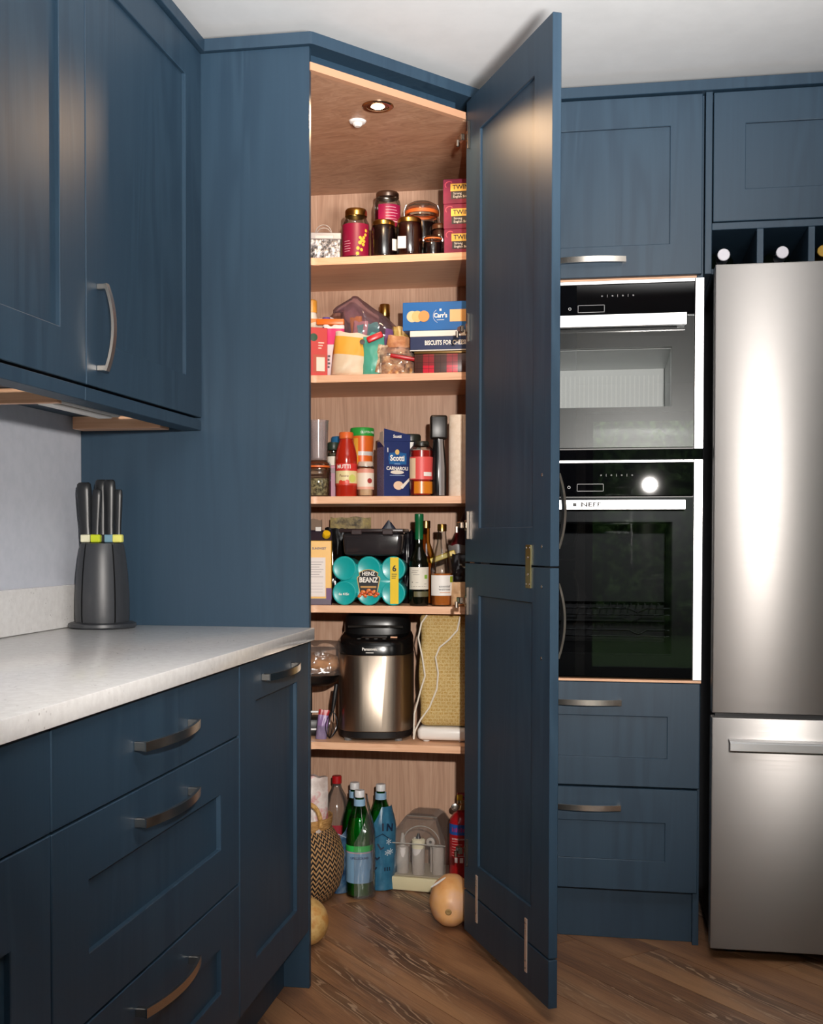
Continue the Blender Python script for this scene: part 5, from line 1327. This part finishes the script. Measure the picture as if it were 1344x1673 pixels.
bm = newbm(); tube(bm, [(0.0525 * math.sin(a), -0.0525 * math.cos(a), zz) for a, zz in ((-0.95, 0.02), (-1.0, 0.07), (-0.75, 0.135), (-0.35, 0.172), (0.1, 0.185), (0.6, 0.165))], 0.0013, 5); finish(bm, 'arch_print', NAV, fm)
for a, zz in ((0.50, 0.150), (0.62, 0.118), (0.40, 0.115)):
    o = text('*', 0.045, mat('#c9d6dd', 0.4), fm, (0.0525 * math.sin(a), -0.0525 * math.cos(a), zz), (PI / 2, 0, a), 0.0003)
[wrap(fm, 0.0525, 0.066, 0.078, 0.2 + 0.16 * k, 0.28 + 0.16 * k, NAV, 'print_mark', 3) for k in range(3)]
fm2 = thing('shrink_film', 'dark blue printed shrink film behind the basket rim', 'plastic film', (-0.1156, 0.80, 0.0), RZ)
bm = newbm(); film_shape(bm, 0.036, 0.215, -1.5, 1.5, 5.0, lambda u: 0.92 + 0.08 * math.sin(u * 9)); bmesh.ops.solidify(bm, geom=bm.faces[:], thickness=0.0004)
finish(bm, 'film', noise_mat('navy_film_print', '#26345c', '#4d7ba3', 26, 0.3, 0.3, c3='#8fa6c0'), fm2, ang=60)
bm = newbm(); tube(bm, [(0.041 * math.sin(a), -0.041 * math.cos(a), 0.192 - 0.02 * abs(a)) for a in (-1.0, -0.5, 0.0, 0.5, 1.0)], 0.0014, 5); finish(bm, 'arch_print', mat('#b9c6da', 0.4), fm2)
fm3 = thing('shrink_film', 'crinkled clear shrink film draped round the front water bottle', 'plastic film', (-0.0397, 0.765, 0.0), RZ)
bm = newbm(); film_shape(bm, 0.0465, 0.315, -0.35, 2.3, 8.0, lambda u: 0.55 + 0.45 * min(1, u * 1.6)); finish(bm, 'film', thin_glass('clear_shrink', (0.93, 0.94, 0.95, 1), 0.10, 0.10, 0.06), fm3, ang=20)
# cream based icing set with clear dome
ic = thing('icing_set', 'cream based box of icing bottles with a clear dome cover', 'storage box', (0.1372, 0.918, 0.0), -0.10)
CREAM = mat('#d9cda6', 0.45)
bm = newbm(); box(bm, -0.098, 0.098, -0.085, 0.085, 0.001, 0.045, 0.006, 2); finish(bm, 'base', CREAM, ic)
bm = newbm(); box(bm, -0.088, 0.088, -0.075, 0.075, 0.0455, 0.049, 0.001); finish(bm, 'tray', mat('#cfc6b0', 0.5), ic)
bm = newbm()
sec = [(-0.094, 0.046), (-0.094, 0.150), (-0.086, 0.176), (-0.052, 0.226), (-0.035, 0.234), (0.035, 0.234), (0.052, 0.226), (0.086, 0.176), (0.094, 0.150), (0.094, 0.046)]
def dome(bm, y0, y1, k0, k1):
    A = [bm.verts.new((x, y0 + (0.0 if zz < 0.16 else (zz - 0.16) * k0), zz)) for x, zz in sec]; B = [bm.verts.new((x, y1 - (0.0 if zz < 0.16 else (zz - 0.16) * k1), zz)) for x, zz in sec]
    for i in range(len(sec) - 1): bm.faces.new((A[i], B[i], B[i + 1], A[i + 1]))
    bm.faces.new(A[::-1]); bm.faces.new(B)
dome(bm, -0.082, 0.082, 0.9, 0.1); bmesh.ops.recalc_face_normals(bm, faces=bm.faces)
finish(bm, 'dome_cover', thin_glass('smoky_dome', (0.84, 0.82, 0.79, 1), 0.05, 0.05, 0.07), ic, smooth=False)
bm = newbm(); tube(bm, [(-0.094, -0.083, 0.152), (0.094, -0.083, 0.152)], 0.0018, 6); tube(bm, [(-0.094, -0.083, 0.050), (-0.094, -0.083, 0.150)], 0.0014, 6); tube(bm, [(-0.050, -0.02, 0.226), (0.05, -0.02, 0.226)], 0.0012, 6)
tube(bm, [(0.06 * math.cos(a) + 0.01, -0.06, 0.150 + 0.055 * math.sin(a)) for a in [PI * i / 16 for i in range(17)]], 0.0014, 6); finish(bm, 'cover_edge', mat('#a9a49c', 0.3), ic)
MILK = mat('#cfc7c2', 0.4)
def icing(label, x, y, r, h, kind):
    a = -0.10; c, s = math.cos(a), math.sin(a)
    t = thing('icing_bottle', label, 'bottle', (ic.location.x + x * c - y * s, ic.location.y + x * s + y * c, 0.0492), 0, 'icing bottles')
    bm = newbm(); lathe(bm, [(0, 0), (r * 0.95, 0), (r, 0.003), (r, h * 0.93), (r * 0.93, h)], 22); finish(bm, 'body', MILK, t)
    if kind == 0:
        bm = newbm(); lathe(bm, [(r * 0.98, h), (r * 0.98, h + 0.006), (r * 0.5, h + 0.008), (r * 0.22, h + 0.048), (0, h + 0.049)], 20); finish(bm, 'nozzle', MILK, t)
    elif kind == 1:
        bm = newbm(); lathe(bm, [(r * 1.06, h - 0.004), (r * 1.08, h + 0.022), (r * 0.8, h + 0.026), (r * 0.6, h + 0.026), (0, h + 0.027)], 20); finish(bm, 'screw_cap', mat('#d8d0b4', 0.45), t)
        bm = newbm(); lathe(bm, [(r * 0.45, h + 0.026), (0.003, h + 0.042), (0, h + 0.042)], 14); finish(bm, 'piping_tip', CHROME, t)
    else:
        bm = newbm(); lathe(bm, [(r * 1.0, h), (r * 1.0, h + 0.005), (0, h + 0.006)], 20); finish(bm, 'cap', MILK, t)
icing('white icing bottle with a pointed nozzle under the dome', -0.056, -0.045, 0.020, 0.078, 0)
icing('white icing bottle with cream screw cap and metal tip', -0.002, -0.052, 0.020, 0.088, 1)
icing('plain white icing tube at the right under the dome', 0.058, -0.035, 0.019, 0.084, 2)
t = thing('piping_nozzle', 'star shaped white piping nozzle leaning under the dome', 'nozzle', (ic.location.x + 0.030, ic.location.y - 0.03, 0.150), 0)
bm = newbm(); lathe(bm, [(0.006, 0.0), (0.014, 0.002), (0.014, 0.012), (0.010, 0.014), (0.005, 0.014)], 18); finish(bm, 'collar', MILK, t, rot=(PI / 2, 0, 0))
bm = newbm(); prism(bm, [(0.006 * (1 if i % 2 else 0.45) * math.cos(2 * PI * i / 10), 0.006 * (1 if i % 2 else 0.45) * math.sin(2 * PI * i / 10)) for i in range(10)], 0.013, 0.0155); finish(bm, 'star_hole', mat('#5b5652', 0.5), t, rot=(PI / 2, 0, 0))
bm = newbm(); tube(bm, [(0, 0.0, -0.013), (0.0, 0.004, -0.05), (0, 0.008, -0.1005)], 0.003, 8); finish(bm, 'stem', MILK, t)
# fire extinguisher
fe = thing('fire_extinguisher', 'small red fire extinguisher with a blue band', 'fire extinguisher', (0.2287+0.036, 0.875, 0.0), 0.15)
RED = mat('#a3121a', 0.3, 0, 0.3)
bm = newbm(); lathe(bm, [(0, 0.002), (0.034, 0), (0.037, 0.006), (0.037, 0.215), (0.034, 0.232), (0.024, 0.246), (0.014, 0.252), (0.0135, 0.260)], 32); finish(bm, 'cylinder', RED, fe)
wrap(fe, 0.0375, 0.185, 0.218, -1.8, 1.8, mat('#1f4f9c', 0.4), 'blue_band')
[wrap(fe, 0.0378, 0.195, 0.2085 - 0.003 * (k % 2), -0.85 + 0.2 * k, -0.72 + 0.2 * k, mat('#9c2a6a', 0.5), 'print_mark', 3) for k in range(8)]
ctext(fe, 'EXTINGUISHER', 0.0072, mat('#e2b8b4', 0.5), 0.0376, 0.172, a=-0.2, fat=0.0002)
for k in range(6): wrap(fe, 0.0376, 0.164 - k * 0.009, 0.1652 - k * 0.009, -0.85, -0.25 + 0.35 * (k % 3), mat('#e2b8b4', 0.5), 'print_line', 8)
for a in (-0.55, -0.1): wrap(fe, 0.0377, 0.098, 0.114, a, a + 0.28, mat('#e6d3cf', 0.5), 'pictogram')
bm = newbm(); lathe(bm, [(0.0138, 0.259), (0.015, 0.262), (0.015, 0.276), (0.011, 0.280), (0.011, 0.292)], 18); finish(bm, 'valve', mat('#cdbf9c', 0.25, 1.0), fe)
bm = newbm(); box(bm, -0.012, 0.020, -0.010, 0.010, 0.290, 0.299, 0.003, 2); box(bm, -0.010, 0.030, -0.008, 0.008, 0.302, 0.312, 0.003, 2); box(bm, -0.012, -0.004, -0.008, 0.008, 0.290, 0.312, 0.002); finish(bm, 'lever', mat('#b0141a', 0.35), fe)
bm = newbm(); box(bm, -0.013, 0.006, -0.013, -0.006, 0.290, 0.309, 0.003, 2); finish(bm, 'safety_tag', mat('#d1a51c', 0.4), fe)
bm = newbm(); lathe(bm, [(0.0, 0.0), (0.011, 0.0), (0.012, 0.002), (0.012, 0.007), (0.010, 0.008), (0, 0.008)], 20); finish(bm, 'gauge', mat('#bdbab4', 0.2, 0.9), fe, (-0.019, -0.012, 0.270), (PI / 2, 0, 0))
# squashes
def squash(label, loc, rx, ry, rz_, m, ribs, rot, stem=True, name='butternut_squash'):
    t = thing(name, label, 'squash', loc, 0, 'squashes')
    t.rotation_euler = rot
    bm = newbm(); nU, nV = 48, 26
    g = []
    for j in range(1, nV):
        v = PI * j / nV
        g.append([bm.verts.new((rx * math.sin(v) * math.cos(a) * (1 + ribs * math.cos(10 * a) * math.sin(v)), -ry * math.cos(v) * (1 - 0.10 * math.exp(-(v / 0.30) ** 2)), rz_ * math.sin(v) * math.sin(a) * (1 + ribs * math.cos(10 * a) * math.sin(v)))) for a in [2 * PI * i / nU for i in range(nU)]])
    f0 = bm.verts.new((0, -ry * 0.90, 0)); f1 = bm.verts.new((0, ry, 0))
    for j in range(len(g) - 1):
        for i in range(nU): bm.faces.new((g[j][i], g[j][(i + 1) % nU], g[j + 1][(i + 1) % nU], g[j + 1][i]))
    for i in range(nU): bm.faces.new((f0, g[0][(i + 1) % nU], g[0][i])); bm.faces.new((f1, g[-1][i], g[-1][(i + 1) % nU]))
    bmesh.ops.recalc_face_normals(bm, faces=bm.faces)
    finish(bm, 'flesh', m, t)
    if stem:
        bm = newbm(); lathe(bm, [(0.008, 0.0), (0.0095, 0.002), (0.0065, 0.0045), (0.003, 0.003), (0, 0.003)], 14); finish(bm, 'stalk_scar', mat('#9c7c4c', 0.8), t, (0, -ry * 0.905, 0), (PI / 2, 0, 0))
    return t
SQ = noise_mat('squash_skin', '#dd9c5c', '#e5ad72', 9, 0.42, 0.05, (1, 1, 1), '#dfae8c')
t = squash('orange butternut squash on the floor by the open door', (0.2763+0.003, 0.545, 0.0715), 0.0620, 0.09, 0.0715, SQ, 0.012, (0.12, 0, 0.05))
bm = newbm(); lathe(bm, [(0.0, 0.0004), (0.02, 0.0)][::-1], 16, sx=1.3, sy=0.25); finish(bm, 'sticker', WHITE, t, (-0.034, -0.025, 0.0625), (0.15, -0.5, 0.4))
squash('pale speckled squash half hidden by the tall side panel', (-0.0310-0.058, 0.31, 0.064), 0.060, 0.075, 0.064, noise_mat('pale_squash_skin', '#b98d4c', '#d0ab6c', 26, 0.5, 0.1, c3='#c28a48'), 0.004, (0.0, 0, 0.4), False, 'spaghetti_squash')
